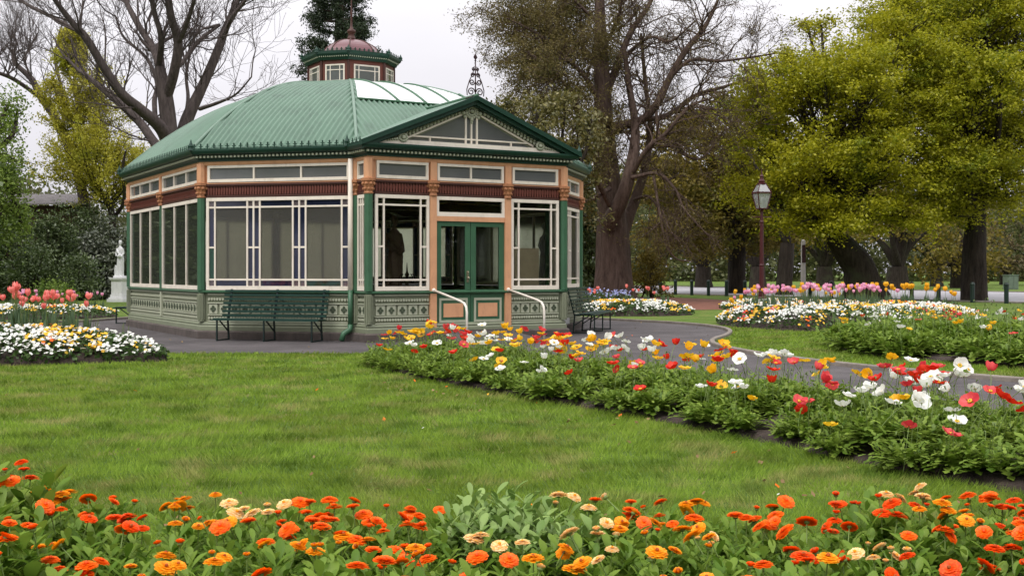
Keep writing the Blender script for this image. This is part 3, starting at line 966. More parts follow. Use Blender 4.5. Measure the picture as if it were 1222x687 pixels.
# ------------------------------------------------------------------ statues: one continuous draped figure each
def figure_mesh(name, mat, pose=0):
    mb = MB()
    n = 40
    def sect(z, rx, ry, cx, cy, fold, ph):
        return [(cx + rx * math.cos(a) * (1 + fold * math.sin(9 * a + ph + z * 3) + fold * .5 * math.sin(17 * a - z * 5)),
                 cy + ry * math.sin(a) * (1 + fold * math.sin(9 * a + ph + z * 3)), z) for a in [2 * PI * k / n for k in range(n)]]
    sway = lambda z: .045 * math.sin(z * 2.1 - .4)
    prof = [(0, .24, .20, .10), (.08, .235, .2, .11), (.3, .205, .18, .11), (.55, .19, .17, .10), (.75, .195, .165, .08), (.88, .19, .15, .06), (1.0, .165, .125, .04),
            (1.07, .15, .115, .03), (1.18, .165, .125, .02), (1.28, .175, .125, .015), (1.36, .165, .105, .01), (1.42, .11, .08, 0), (1.46, .06, .06, 0), (1.53, .052, .055, 0)]
    loops = [sect(z, rx, ry, sway(z), 0, f, z * 2) for z, rx, ry, f in prof]
    mb.rings(loops); mb.quad_faces(loops[0], [tuple(range(n))]); mb.quad_faces(loops[-1], [tuple(range(n))])
    hx = sway(1.5) + .01
    head = [(.012, 1.50), (.05, 1.52), (.068, 1.56), (.078, 1.61), (.08, 1.66), (.07, 1.71), (.045, 1.745), (.01, 1.755)]
    mb.lathe([(r, z) for r, z in head], 16, (hx, -.015, 0))
    mb.lathe([(.01, 1.62), (.085, 1.63), (.092, 1.68), (.08, 1.735), (.04, 1.765), (.008, 1.77)], 14, (hx, .012, 0))   # hair
    mb.ball((hx, .095, 1.64), .045, 0, 10)
    mb.tube([(hx, -.09, 1.65), (hx, -.107, 1.615), (hx, -.09, 1.605)], [.008, .013, .01], 6)
    def arm(sx, pts, r=(.055, .048, .036, .03)):
        mb.tube(pts, r, 10)
    if pose == 0:
        arm(-1, [(-.15, 0, 1.36), (-.22, -.02, 1.12), (-.12, -.17, 1.0), (-.02, -.2, 1.02)])
        arm(1, [(.17, 0, 1.36), (.24, .0, 1.12), (.2, -.16, .98), (.12, -.22, .94)])
        mb.tube([(.02, -.2, .92), (.1, -.24, 1.0), (.16, -.2, 1.06)], [.05, .07, .04], 8)
    else:
        arm(1, [(.17, 0, 1.36), (.3, -.04, 1.3), (.27, -.12, 1.5), (.2, -.1, 1.62)])
        arm(-1, [(-.15, 0, 1.36), (-.24, .02, 1.14), (-.25, -.1, .92), (-.2, -.16, .85)])
    mb.tube([(-.17, -.02, 1.34), (-.05, -.14, 1.2), (.12, -.13, 1.0), (.2, -.02, .85), (.12, .15, .8)], [.05, .05, .06, .06, .05], 8)   # cloak roll
    mb.tube([(-.2, -.1, .0), (-.21, -.12, .3), (-.2, -.1, .55)], [.07, .06, .04], 8)
    mb.box(-.27, .27, -.24, .24, -.06, .03)
    me = mb.mesh(name, mat)
    o = link_mesh(name, me)
    rm = o.modifiers.new('r', 'REMESH'); rm.mode = 'VOXEL'; rm.voxel_size = .014; rm.use_smooth_shade = True
    sm = o.modifiers.new('s', 'SMOOTH'); sm.factor = .5; sm.iterations = 2
    dg = bpy.context.evaluated_depsgraph_get()
    me2 = bpy.data.meshes.new_from_object(o.evaluated_get(dg))
    me2.name = name
    bpy.data.objects.remove(o)
    me2.materials.clear(); me2.materials.append(mat)
    return me2
FIG = figure_mesh('marble_figure', M['marble'])
FIG2 = figure_mesh('posed_figure', M['marble'], 1)
def statue(xy, rz, fig, mat, ped, label, scale=1.0, z0=0.0):
    t = empty('statue', (*xy, z0), rz, label, 'statue')
    mb = MB()
    h = ped
    mb.box(-.52, .52, -.52, .52, 0, .14); mb.box(-.45, .45, -.45, .45, .14, .22)
    mb.box(-.38, .38, -.38, .38, .22, .34); mb.box(-.34, .34, -.34, .34, .34, h - .12)
    mb.box(-.40, .40, -.40, .40, h - .12, h - .06); mb.box(-.44, .44, -.44, .44, h - .06, h)
    pd = mb.build('pedestal', mat, t); pd.scale = (.8, .8, 1)
    me = fig if mat is M['marble'] else fig.copy()
    if mat is not M['marble']: me.materials.clear(); me.materials.append(mat)
    f = link_mesh('figure', me, t); f.location = (0, 0, h + .055); f.scale = (scale * .88, scale * .88, scale)
statue(G(143, 360), R(-15), FIG, M['marble'], 1.12, 'white marble statue of a draped woman on a square pedestal before the dark shrubs', .95)
statue(pav_pt(-.85, -4.4), BZ, FIG, M['darkstatue'], .62, 'dark draped statue inside the pavilion behind the window left of the doors', 1.0, .19)
statue(pav_pt(2.9, -4.6), BZ + .4, FIG2, M['marble'], .75, 'pale statue with a raised arm inside the pavilion, right of the doors', .88, .19)
# small scroll-topped stand and display board inside
t = empty('display_board', (*pav_pt(1.62, -5.9), .19), BZ, 'beige display board leaning inside the window right of the doors', 'board')
mb = MB(); mb.box(-.31, .31, -.015, .015, .75, 1.72); mb.build('board_panel', M['panel'], t)
mb = MB()
for x in (-.25, .25): mb.bar((x, .03, 0), (x, .03, 1.6), .03, .03)
mb.build('easel', M['iron'], t)
t = empty('plant_stand', (*pav_pt(-1.0, -5.4), .19), BZ, 'ornate dark iron stand inside the pavilion behind the window left of the doors', 'stand')
mb = MB()
mb.lathe([(.2, 0), (.18, .03), (.03, .06), (.025, .8), (.16, .86), (.2, .9), (.19, .92), (.04, .93), (.03, 1.1), (.05, 1.15), (.02, 1.2), (.005, 1.4)], 12)
for a in range(4):
    ca, sa = math.cos(a * PI / 2 + .5), math.sin(a * PI / 2 + .5)
    mb.tube([(ca * .03, sa * .03, 1.0), (ca * .16, sa * .16, .98), (ca * .2, sa * .2, 1.1), (ca * .14, sa * .14, 1.16)], .012, 5)
mb.build('stand', M['iron'], t)

# ------------------------------------------------------------------ lamp post
lx, ly = G(909, 369)
LMP = empty('lamp_post', (lx, ly, 0), R(12), 'dark red cast iron lamp post with a four-sided glass lantern behind the tulip bed', 'lamp post')
mb = MB()
mb.lathe([(.22, 0), (.22, .10), (.19, .12), (.17, .38), (.19, .42), (.13, .48), (.12, .62), (.14, .66), (.095, .72), (.085, 1.6), (.10, 1.64), (.08, 1.68), (.065, 3.2), (.085, 3.24), (.06, 3.3), (.05, 3.62), (.09, 3.68), (.05, 3.72)], 12)
mb.build('pole', M['lamp'], LMP, smooth=False)
mb = MB(); mb.tube([(-.36, 0, 3.42), (.36, 0, 3.42)], .02, 6); mb.ball((-.36, 0, 3.42), .035); mb.ball((.36, 0, 3.42), .035); mb.build('ladder_bar', M['lamp'], LMP)
lan = empty('lantern', (0, 0, 3.70), 0, parent=LMP)
mb = MB()
def sq(r, z): return [(r, r, z), (-r, r, z), (-r, -r, z), (r, -r, z)]
for a in range(4):
    c0, c1 = sq(.15, .03)[a], sq(.265, .62)[a]
    mb.bar(c0, c1, .03, .03)
    d0, d1 = sq(.265, .62)[a], sq(.265, .62)[(a + 1) % 4]; mb.bar(d0, d1, .04, .05)
    d0, d1 = sq(.15, .03)[a], sq(.15, .03)[(a + 1) % 4]; mb.bar(d0, d1, .035, .03)
    mb.bar(sq(.265, .64)[a], sq(.12, .95)[a], .03, .03)
mb.build('lantern_frame', M['lamp'], lan)
mb = MB(); mb.rings([sq(.145, .04), sq(.258, .61)]); mb.build('lantern_glass', M['lampglass'], lan)
mb = MB(); mb.rings([sq(.25, .65), sq(.125, .94)]); mb.build('lantern_roof_glass', M['lampglass'], lan)
mb = MB(); mb.lathe([(.17, .93), (.17, .98), (.11, 1.0), (.13, 1.06), (.07, 1.12), (.06, 1.2), (.085, 1.24), (.03, 1.3), (.02, 1.42), (.004, 1.52)], 10); mb.build('lantern_cap', M['lamp'], lan)
mb = MB(); mb.lathe([(.03, .04), (.03, .2), (.045, .24), (.05, .4), (.02, .46)], 8); mb.build('lamp_bulb', M['marble'], lan)

# ------------------------------------------------------------------ bollards, pole, cabinet
def bollard_mesh():
    mb = MB(); mb.lathe([(.10, -.1), (.10, .78), (.115, .8), (.115, .84), (.10, .86), (.07, .91), (.02, .93)], 10)
    return mb.mesh('bollard', [M['bollard']], smooth=False)
BOL = bollard_mesh()
bx = [704, 770, 788, 806, 825.5, 845.5, 867, 889, 967, 992, 1028, 1054, 1088, 1120, 1160.5, 1201]
for k, px in enumerate(bx):
    # where the sight line meets the bollard row, 0.9 m in front of the road edge
    dx, o = (px - CX) / FPX, R0 - RN * .9
    s = (dx * o.y - o.x) / (RD.x - dx * RD.y)
    q = o + RD * s
    b = link_mesh('bollard', BOL); b.location = (q.x, q.y, 0); b.rotation_euler = (0, 0, k)
    near = ['just right of the pavilion, left of the cedar trunk', 'first to the right of the cedar trunk', 'second to the right of the cedar trunk', 'third to the right of the cedar trunk', 'fourth to the right of the cedar trunk',
            'fifth to the right of the cedar trunk', 'sixth to the right of the cedar trunk', 'nearest left of the lamp post', 'next right of the pale pole',
            'second right of the pale pole', 'left beside the leaning oak trunk', 'right beside the leaning oak trunk', 'third left of the upright oak trunk',
            'second left of the upright oak trunk', 'at the foot of the upright oak trunk', 'at the right edge past the upright oak'][k]
    tag(b, 'dark green roadside bollard ' + near, 'bollard', 'bollards along the road')
t = empty('utility_pole', (*[c for c in W(958.5, 330, 66)][:2], 0), 0, 'pale concrete utility pole standing right of the lamp post', 'pole')
mb = MB(); mb.lathe([(.15, -.1), (.13, 2.6), (.12, 3.15), (.02, 3.2)], 12); mb.build('shaft', M['concrete'], t)
mb = MB(); mb.box(-.10, .10, -.16, -.12, 1.9, 2.9); mb.build('cable_cover', M['iron'], t)
t = empty('utility_cabinet', (*[c for c in W(1206, 330, 92)][:2], 0), R(20), 'green metal utility cabinet beyond the road at the far right', 'cabinet')
mb = MB(); mb.box(-.5, .5, -.3, .3, 0, 1.1); mb.box(-.54, .54, -.34, .34, 1.1, 1.16); mb.build('cabinet_body', M['bin'], t)
mb = MB(); mb.box(-.46, -.02, -.32, -.3, .1, 1.02); mb.box(.02, .46, -.32, -.3, .1, 1.02); mb.build('cabinet_door', M['bin'], t)

# old timber shed behind the shrubs at the left
sx, sy = W(52, 330, 68)[0], 68
t = empty('timber_shed', (sx, sy, 0), R(4), 'old timber shed with a grey corrugated iron roof behind the left shrubs', 'shed')
mb = MB(); mb.box(-2.6, 2.6, -1.5, 1.5, 0, 5.15)
for k in range(37):
    x = -2.55 + k * .1375
    mb.box(x, x + .1, -1.53 - .01 * (k % 2), -1.501, 0, 5.1)
mb.build('wall', M['fence'], t)
mb = MB(); V = []
for c in range(461):
    x = -2.9 + 5.8 * c / 460; dz = .03 * math.sin(c * 2 * PI / 6)
    V += [(x, -1.9, 5.2 + dz), (x, 1.9, 6.0 + dz)]
mb.v = V; mb.f = [(2 * c, 2 * c + 2, 2 * c + 3, 2 * c + 1) for c in range(460)]; mb.m = [0] * 460
mb.build('roof', M['tin'], t, smooth=True)
# ------------------------------------------------------------------ leaves, flowers, beds
def rand_unit(n, rng=RNG):
    v = rng.normal(size=(n, 3)); return v / np.linalg.norm(v, axis=1, keepdims=True)
def leaf_quads(Cn, size, rng=RNG, ratio=.55, up=None, jit=.35):
    """one lozenge leaf per centre, random facing (biased towards 'up' when given)"""
    n = len(Cn)
    nr = rand_unit(n, rng)
    if up is not None:
        nr = nr * (1 - up) + np.array([0, 0, 1.0]) * up
        nr /= np.linalg.norm(nr, axis=1, keepdims=True)
    u = np.cross(nr, rand_unit(n, rng)); u /= np.linalg.norm(u, axis=1, keepdims=True) + 1e-9
    v = np.cross(nr, u)
    s = size * (1 + jit * rng.uniform(-1, 1, n))[:, None]
    V = np.stack([Cn - u * s * .5, Cn + v * s * .5 * ratio + u * s * .05, Cn + u * s * .5, Cn - v * s * .5 * ratio + u * s * .05], 1).reshape(-1, 3)
    return V, np.arange(n * 4).reshape(n, 4)

class Leaves:
    def __init__(self): self.V, self.F, self.Mi, self.n = [], [], [], 0
    def add(self, V, F, m=0):
        self.V.append(V); self.F.append(F + self.n); self.Mi.append(np.full(len(F), m)); self.n += len(V)
    def mesh(self, name, mats, smooth=False):
        return np_mesh(name, np.concatenate(self.V), np.concatenate(self.F), mats, np.concatenate(self.Mi), smooth)

def strip_leaf(base, d, up, L, w, prof, droop, fold=.25):
    """a leaf blade: spine bends by 'droop', three vertices across, widths from 'prof'"""
    k = len(prof)
    d = np.asarray(d, float); d /= np.linalg.norm(d)
    side = np.cross(d, up); side /= np.linalg.norm(side) + 1e-9
    nrm = np.cross(side, d)
    V = []
    p = np.asarray(base, float).copy(); dd = d.copy()
    for i, q in enumerate(prof):
        V += [p - side * w * q / 2 + nrm * fold * w * q * .5, p.copy(), p + side * w * q / 2 + nrm * fold * w * q * .5]
        dd = dd - nrm * droop / k; dd /= np.linalg.norm(dd)
        p = p + dd * L / (k - 1)
    F = []
    for i in range(k - 1):
        a = i * 3
        F += [(a, a + 1, a + 4, a + 3), (a + 1, a + 2, a + 5, a + 4)]
    return np.array(V), np.array(F)

M['cal_leaf'] = leafy('calendula_leaf', lin(.095, .185, .018), lin(.225, .33, .05), lin(.145, .24, .04), 4, .35, .015)
M['pop_leaf'] = leafy('poppy_leaf', lin(.085, .16, .014), lin(.25, .345, .055), lin(.15, .21, .035), 3, .35, .02)
M['stem'] = paint('flower_stem', lin(.13, .19, .045), .6, .2)
M['bed_leaf'] = leafy('bedding_leaf', lin(.04, .085, .02), lin(.09, .15, .04), None, 1, .25, .03)
M['tulip_leaf'] = leafy('tulip_leaf', lin(.055, .11, .05), lin(.10, .16, .075), None, 1, .2, .06)
def petal(name, c1, c2): return leafy(name, c1, c2, None, 1, .35, .03)
M['p_orange'] = petal('orange_petal', srgb(252, 96, 4), srgb(255, 134, 18))
M['p_red'] = petal('red_orange_petal', srgb(246, 76, 6), srgb(253, 108, 14))
M['p_amber'] = petal('amber_petal', srgb(250, 150, 8), srgb(255, 186, 34))
M['p_peach'] = petal('peach_petal', srgb(252, 196, 104), srgb(255, 236, 190))
M['p_eye'] = paint('flower_eye', srgb(170, 80, 20), .8, .3, 60)
M['p_eye_dk'] = paint('flower_eye_dark', srgb(110, 50, 20), .8, .3, 60)
M['pp_yellow'] = petal('yellow_poppy_petal', srgb(244, 176, 10), srgb(252, 206, 50))
M['pp_red'] = petal('red_poppy_petal', srgb(206, 26, 20), srgb(236, 58, 30))
M['pp_coral'] = petal('coral_poppy_petal', srgb(214, 46, 62), srgb(236, 92, 92))
M['pp_white'] = petal('white_poppy_petal', srgb(236, 236, 228), srgb(250, 250, 246))
M['t_coral'] = petal('coral_tulip', srgb(236, 112, 106), srgb(250, 170, 158))
M['t_pink'] = petal('pink_tulip', srgb(236, 152, 190), srgb(248, 204, 224))
M['t_yellow'] = petal('yellow_tulip', srgb(240, 176, 20), srgb(252, 208, 60))
M['b_yellow'] = petal('yellow_bedding_petal', srgb(250, 190, 26), srgb(254, 218, 84))
M['blue'] = petal('blue_flower', srgb(140, 146, 196), srgb(176, 180, 220))

# --- calendula: clump of spoon-shaped leaves, and double daisy heads on stems
def calendula_foliage(rng, h, mat='cal_leaf', big=1.0):
    L = Leaves()
    for s in range(17 if mat == 'cal_leaf' else 30):
        a = rng.uniform(0, 2 * PI); r = .16 * math.sqrt(rng.uniform(0, 1))
        bx, by = r * math.cos(a), r * math.sin(a)
        hs = h * rng.uniform(.65, 1.0)
        lean = np.array([math.cos(a), math.sin(a), 0]) * rng.uniform(.0, .25)
        for k in range(11):
            f = .12 + .88 * (k + rng.uniform(-.4, .4)) / 10
            z = hs * f * .9
            ph = k * 2.4 + a + rng.uniform(-.4, .4)
            el = rng.uniform(.35, .8) + .45 * f
            d = np.array([math.cos(ph) * math.cos(el), math.sin(ph) * math.cos(el), math.sin(el)]) + lean * .5
            ln = rng.uniform(.07, .112) * (1.1 - .3 * f) * big
            base = np.array([bx, by, 0]) + lean * z + np.array([0, 0, z])
            L.add(*strip_leaf(base, d, np.array([.01, .02, 1]), ln, ln * rng.uniform(.36, .46), [.25, .5, .85, 1.0, .9, .3], rng.uniform(.2, .9)))
    return L.mesh('calendula_foliage', M[mat], smooth=True)
def daisy(key, rng, r=.043, eye='p_eye', closed=.0, stem=.12):
    L = Leaves()
    rings = [(r, 26, .0, .04), (r * .93, 24, .004, .14), (r * .78, 22, .007, .26), (r * .58, 18, .010, .42), (r * .38, 12, .012, .7)]
    for rr, n, z, lift in rings:
        for k in range(n):
            a = 2 * PI * (k + rng.uniform(-.2, .2)) / n + z * 40
            el = lift + closed + rng.uniform(-.08, .08)
            d = np.array([math.cos(a) * math.cos(el), math.sin(a) * math.cos(el), math.sin(el)])
            ln = rr * rng.uniform(.92, 1.06)
            b = np.array([math.cos(a), math.sin(a), 0]) * .004 + np.array([0, 0, z])
            L.add(*strip_leaf(b, d, np.array([0, 0, 1.0]), ln, rr * .40, [.5, .95, 1.0, .62], .35, .10), 0)
    n = 10
    ring = lambda q, z: [(q * math.cos(2 * PI * k / n), q * math.sin(2 * PI * k / n), z) for k in range(n)]
    def loft(rs, m):
        V = np.array([p for q, z in rs for p in ring(q, z)]); F = []
        for i in range(len(rs) - 1):
            for k in range(n): F.append((i * n + k, i * n + (k + 1) % n, (i + 1) * n + (k + 1) % n, (i + 1) * n + k))
        L.add(V, np.array(F), m)
    loft([(.008, .014), (.008, .022), (.005, .025), (.0005, .026)], 1)
    loft([(.0006, -.014), (.010, -.010), (.014, -.002), (.012, .004)], 2)
    loft([(.0028, -.008), (.003, -stem * .5), (.0034, -stem)], 2)
    return L.mesh('calendula_flower', [M[key], M[eye], M['stem']])
CAL_F = [calendula_foliage(np.random.default_rng(40 + i), h) for i, h in enumerate([.30, .33, .36, .31, .34, .38])]
M['pale_leaf'] = leafy('pale_calendula_leaf', lin(.13, .225, .045), lin(.27, .38, .11), None, 1, .25, .03)
CAL_P = [calendula_foliage(np.random.default_rng(50 + i), .40, 'pale_leaf', 1.1) for i in range(3)]
CAL_H = {}
for key, eye in (('p_orange', 'p_red'), ('p_red', 'p_eye'), ('p_amber', 'p_eye'), ('p_peach', 'p_amber')):
    CAL_H[key] = [daisy(key, np.random.default_rng(60 + i), r, eye, cl) for i, (r, cl) in enumerate([(.043, 0), (.047, .1), (.036, .35), (.022, .9)])]

def soil_bed(name, poly, z, h, mat=None):
    def zf(X, Y):
        ins = inpoly(X, Y, poly)
        d = np.full(X.shape, 1e9)
        n = len(poly)
        for i in range(n):
            a = np.array(poly[i]); b = np.array(poly[(i + 1) % n]); ab = b - a
            t = np.clip(((X - a[0]) * ab[0] + (Y - a[1]) * ab[1]) / max(ab @ ab, 1e-9), 0, 1)
            d = np.minimum(d, np.hypot(X - a[0] - t * ab[0], Y - a[1] - t * ab[1]))
        return np.where(ins, z + h * (1 - np.exp(-d / .5)) + .02 * np.sin(X * 9 + Y * 4) * np.sin(Y * 11 - X * 3) * np.minimum(1, d * 6), -.1 - d)
    st = .12 if max(p[1] for p in poly) < 25 else .25
    poly_sheet(name, poly, z, mat or M['soil'], step=st, zfn=zf)
    return zf
# front bed of calendulas
FRONT = [(-4.2, 3.0), (4.2, 3.0), (4.2, 5.35), (2.6, 5.5), (1.7, 5.65), (1.2, 5.35), (.5, 5.3), (.0, 5.45), (-.5, 5.2), (-1.4, 5.3), (-2.1, 5.6), (-4.2, 5.6)]
zf_front = soil_bed('front_bed_soil', FRONT, .02, .05)
rng = np.random.default_rng(5)
CG = 'calendulas in the front bed'
def far_edge(px):
    """how tall the clumps stand along the back of the bed (they rise and fall along its length)"""
    pts = [(-80, .50), (28, .49), (55, .36), (130, .325), (300, .32), (450, .29), (540, .31), (585, .40), (650, .40), (700, .36), (760, .30), (900, .29), (980, .31), (1040, .38), (1120, .38), (1180, .31), (1300, .31)]
    return float(np.interp(px, [p[0] for p in pts], [p[1] for p in pts]))
HUE = {'p_orange': 'orange', 'p_red': 'red-orange', 'p_amber': 'golden amber', 'p_peach': 'peach'}
def pick_cal(px, row):
    u = rng.uniform()
    if px < 520:
        t = [('p_orange', .48), ('p_red', .33), ('p_amber', .14), ('p_peach', .05)]
        if 180 < px < 300 and row >= 3: t = [('p_amber', .6), ('p_orange', .3), ('p_red', .1), ('p_peach', 0)]
    elif px < 760: t = [('p_peach', .42), ('p_amber', .35), ('p_orange', .13), ('p_red', .1)]
    elif px < 900: t = [('p_amber', .55), ('p_orange', .25), ('p_red', .15), ('p_peach', .05)]
    elif px < 1010: t = [('p_orange', .35), ('p_red', .45), ('p_amber', .15), ('p_peach', .05)]
    else: t = [('p_orange', .4), ('p_red', .3), ('p_peach', .2), ('p_amber', .1)]
    for k, p in t:
        u -= p
        if u <= 0: return k
    return 'p_orange'
ROWS = [3.35, 3.65, 3.95, 4.25, 4.55, 4.85, 5.12]
cal_plants = []
for ri, Y in enumerate(ROWS):
    half = Y * .47 + .15
    n = int(2 * half / .27)
    for k in range(n + 1):
        x = -half + 2 * half * k / n + rng.uniform(-.06, .06); y = Y + rng.uniform(-.07, .07)
        px = CX + x / y * FPX
        key = pick_cal(px, ri)
        cal_plants.append((x, y, px, ri, key))
def cal_label(px, ri, key):
    zone = 'left of the leafy mound' if px < 520 else ('around the leafy mound' if px < 760 else ('right of the leafy mound' if px < 1000 else 'at the right end of the front bed'))
    row = 'in the nearest rows' if ri < 3 else ('in the middle rows' if ri < 5 else 'along the lawn edge')
    return f'{HUE[key]} calendula plant {zone}, {row}'
for x, y, px, ri, key in cal_plants:
    hz = far_edge(px) if ri >= 5 else (.33 + .06 * math.sin(px * .013 + ri) + (far_edge(px) - .36) * (ri / 6))
    mound = 545 < px < 700 and ri >= 5
    fm = CAL_P[int(rng.integers(3))] if mound else CAL_F[int(rng.integers(6))]
    h0 = max(v.co.z for v in fm.vertices) if 'h' not in fm.keys() else fm['h']
    fm['h'] = h0
    s = hz / h0
    z0 = .06
    t = empty('calendula_plant', (x, y, z0), rng.uniform(0, 6.28), cal_label(px, ri, key) if not mound else 'pale grey-green calendula clump, hardly in bloom, forming the leafy mound', 'flower', CG)
    f = link_mesh('foliage', fm, t); f.scale = (s * .95 + .1, s * .95 + .1, s)
    nf = 0 if mound else int(rng.choice([1, 2, 3, 4], p=[.06, .2, .38, .36])) + int(rng.integers(3, 6)) * (0 if mound else 1)
    if ri < 2: nf = int(rng.choice([0, 1, 2, 3], p=[.3, .4, .2, .1]))
    elif ri < 3: nf = int(rng.choice([0, 1, 2, 3, 4], p=[.12, .3, .3, .2, .08]))
    elif ri < 5 and not mound: nf = int(rng.choice([2, 3, 4, 5, 6, 7], p=[.1, .2, .25, .25, .12, .08]))
    for q in range(nf):
        vi = int(rng.choice(4, p=[.34, .22, .22, .22]))
        a = rng.uniform(0, 2 * PI); r = .15 * math.sqrt(rng.uniform())
        fl = link_mesh('flower', CAL_H[key][vi], t)
        fl.location = (r * math.cos(a), r * math.sin(a), hz * rng.uniform(.84, 1.02) + .02)
        tilt = abs(rng.normal(0, .38)); ta = rng.uniform(0, 2 * PI)
        fl.rotation_euler = (tilt * math.cos(ta), tilt * math.sin(ta), rng.uniform(0, 6.28))
        k = rng.uniform(.60, .92) * (1.1 if ri < 3 else 1); fl.scale = (k, k, k * .85)

# --- Iceland poppies
def poppy_foliage(rng, h=.2, r=.2, n=58, buds=4):
    L = Leaves()
    for k in range(n):
        a = rng.uniform(0, 2 * PI); el = rng.uniform(.25, 1.35)
        d = np.array([math.cos(a) * math.cos(el), math.sin(a) * math.cos(el), math.sin(el)])
        b = np.array([math.cos(a), math.sin(a), 0]) * r * .5 * rng.uniform(0, 1) + np.array([0, 0, rng.uniform(0, h * .35)])
        ln = rng.uniform(.13, .22) * h / .2
        L.add(*strip_leaf(b, d, np.array([.01, .02, 1]), ln, ln * .38, [.08, .10, .9, .22, 1.0, .25, 1.0, .25, .7, .05], rng.uniform(.5, 1.5), .2), 0)
        for q in range(3):     # side lobes as small leaflets
            b2 = b + d * ln * rng.uniform(.4, .9)
            d2 = d + rand_unit(1, rng)[0] * .9
            L.add(*strip_leaf(b2, d2, np.array([.01, .02, 1]), ln * .34, ln * .15, [.2, 1, .4, .9, .1], .6, .2), 0)
    for k in range(buds):
        a = rng.uniform(0, 2 * PI); r0 = rng.uniform(.02, .1); hh = h * rng.uniform(1.2, 2.1)
        p = [np.array([r0 * math.cos(a), r0 * math.sin(a), .02])]
        tip = p[0] + np.array([math.cos(a) * .05, math.sin(a) * .05, hh])
        V = []; n6 = 4
        pts = [p[0], (p[0] + tip) / 2 + np.array([.01, 0, 0]), tip, tip + np.array([.018 * math.cos(a), .018 * math.sin(a), .004]), tip + np.array([.026 * math.cos(a), .026 * math.sin(a), -.022])]
        rd = [.0025, .0022, .002, .007, .004]
        for q, rr in zip(pts, rd):
            V += [q + np.array([rr * math.cos(t), rr * math.sin(t), 0]) for t in (0, PI / 2, PI, 3 * PI / 2)]
        F = [(i * 4 + j, i * 4 + (j + 1) % 4, (i + 1) * 4 + (j + 1) % 4, (i + 1) * 4 + j) for i in range(4) for j in range(4)]
        L.add(np.array(V), np.array(F), 1)
    return L.mesh('poppy_foliage', [M['pop_leaf'], M['stem']], smooth=False)
def poppy(key, rng, r=.052, cup=.6, stem=.3):
    """four crumpled overlapping petals round a green-yellow eye, on a thin curved stem"""
    L = Leaves()
    for k in range(4):
        a0 = k * PI / 2 + (.1 if k % 2 else 0)
        rr = r * (1.0 if k % 2 else .9)
        V = []; nu, nv = 7, 5
        for i in range(nv):
            v = i / (nv - 1)
            for j in range(nu):
                u = (j / (nu - 1) - .5) * 2.0
                a = a0 + u * (.35 + .55 * math.sin(v * PI * .5))
                rad = rr * v * (1 - .12 * u * u)
                bend = cup * v
                z = rad * math.tan(min(1.35, .15 + bend)) * .62 + .006 * math.sin(5 * u + 3 * k + v * 4) * v + (.002 if k % 2 else 0)
                sh = math.cos(bend * .7)
                V.append((rad * sh * math.cos(a), rad * sh * math.sin(a), z + rng.uniform(-.0015, .0015) * v))
        F = [(i * nu + j, i * nu + j + 1, (i + 1) * nu + j + 1, (i + 1) * nu + j) for i in range(nv - 1) for j in range(nu - 1)]
        L.add(np.array(V), np.array(F), 0)
    n = 8
    def loft(rs, m, off=lambda z: (0, 0)):
        V = np.array([(q * math.cos(2 * PI * k / n) + off(z)[0], q * math.sin(2 * PI * k / n) + off(z)[1], z) for q, z in rs for k in range(n)])
        F = [(i * n + k, i * n + (k + 1) % n, (i + 1) * n + (k + 1) % n, (i + 1) * n + k) for i in range(len(rs) - 1) for k in range(n)]
        L.add(V, np.array(F), m)
    loft([(.006, .0), (.007, .009), (.005, .013), (.0005, .014)], 2)
    loft([(.008, .004), (.014, .010), (.011, .013), (.004, .012)], 1)
    cx = rng.uniform(-.03, .03); cy = rng.uniform(-.03, .03)
    loft([(.0022, .002), (.0021, -stem * .25), (.0022, -stem * .5), (.0024, -stem * .75), (.0028, -stem)], 2,
         lambda z: (cx * math.sin(-z / stem * PI), cy * math.sin(-z / stem * PI)))
    return L.mesh('poppy_flower', [M[key], M['pp_yellow'] if key != 'pp_yellow' else M['p_eye'], M['stem']], smooth=True)
POP_F = [poppy_foliage(np.random.default_rng(80 + i), h) for i, h in enumerate([.19, .21, .23, .2, .25])]
POP_H = {k: [poppy(k, np.random.default_rng(90 + i), r, c) for i, (r, c) in enumerate([(.058, .42), (.054, .65), (.06, .2), (.05, .9)])] for k in ('pp_yellow', 'pp_red', 'pp_coral', 'pp_white')}
PN = {'pp_yellow': 'yellow', 'pp_red': 'red', 'pp_coral': 'coral pink', 'pp_white': 'white'}
BEDP = smooth_poly([(-2.35, 18.6), (-2.0, 17.0), (-1.1, 15.1), (.1, 13.0), (1.1, 11.4), (1.9, 9.95), (2.6, 8.35), (3.3, 7.15), (4.1, 5.6), (6.0, 4.6), (6.9, 6.2), (5.2, 8.4), (3.6, 11.1), (1.9, 14.2), (-.6, 18.4), (-1.5, 19.2)], 1)
zf_pop = soil_bed('poppy_bed_soil', BEDP, .02, .13)
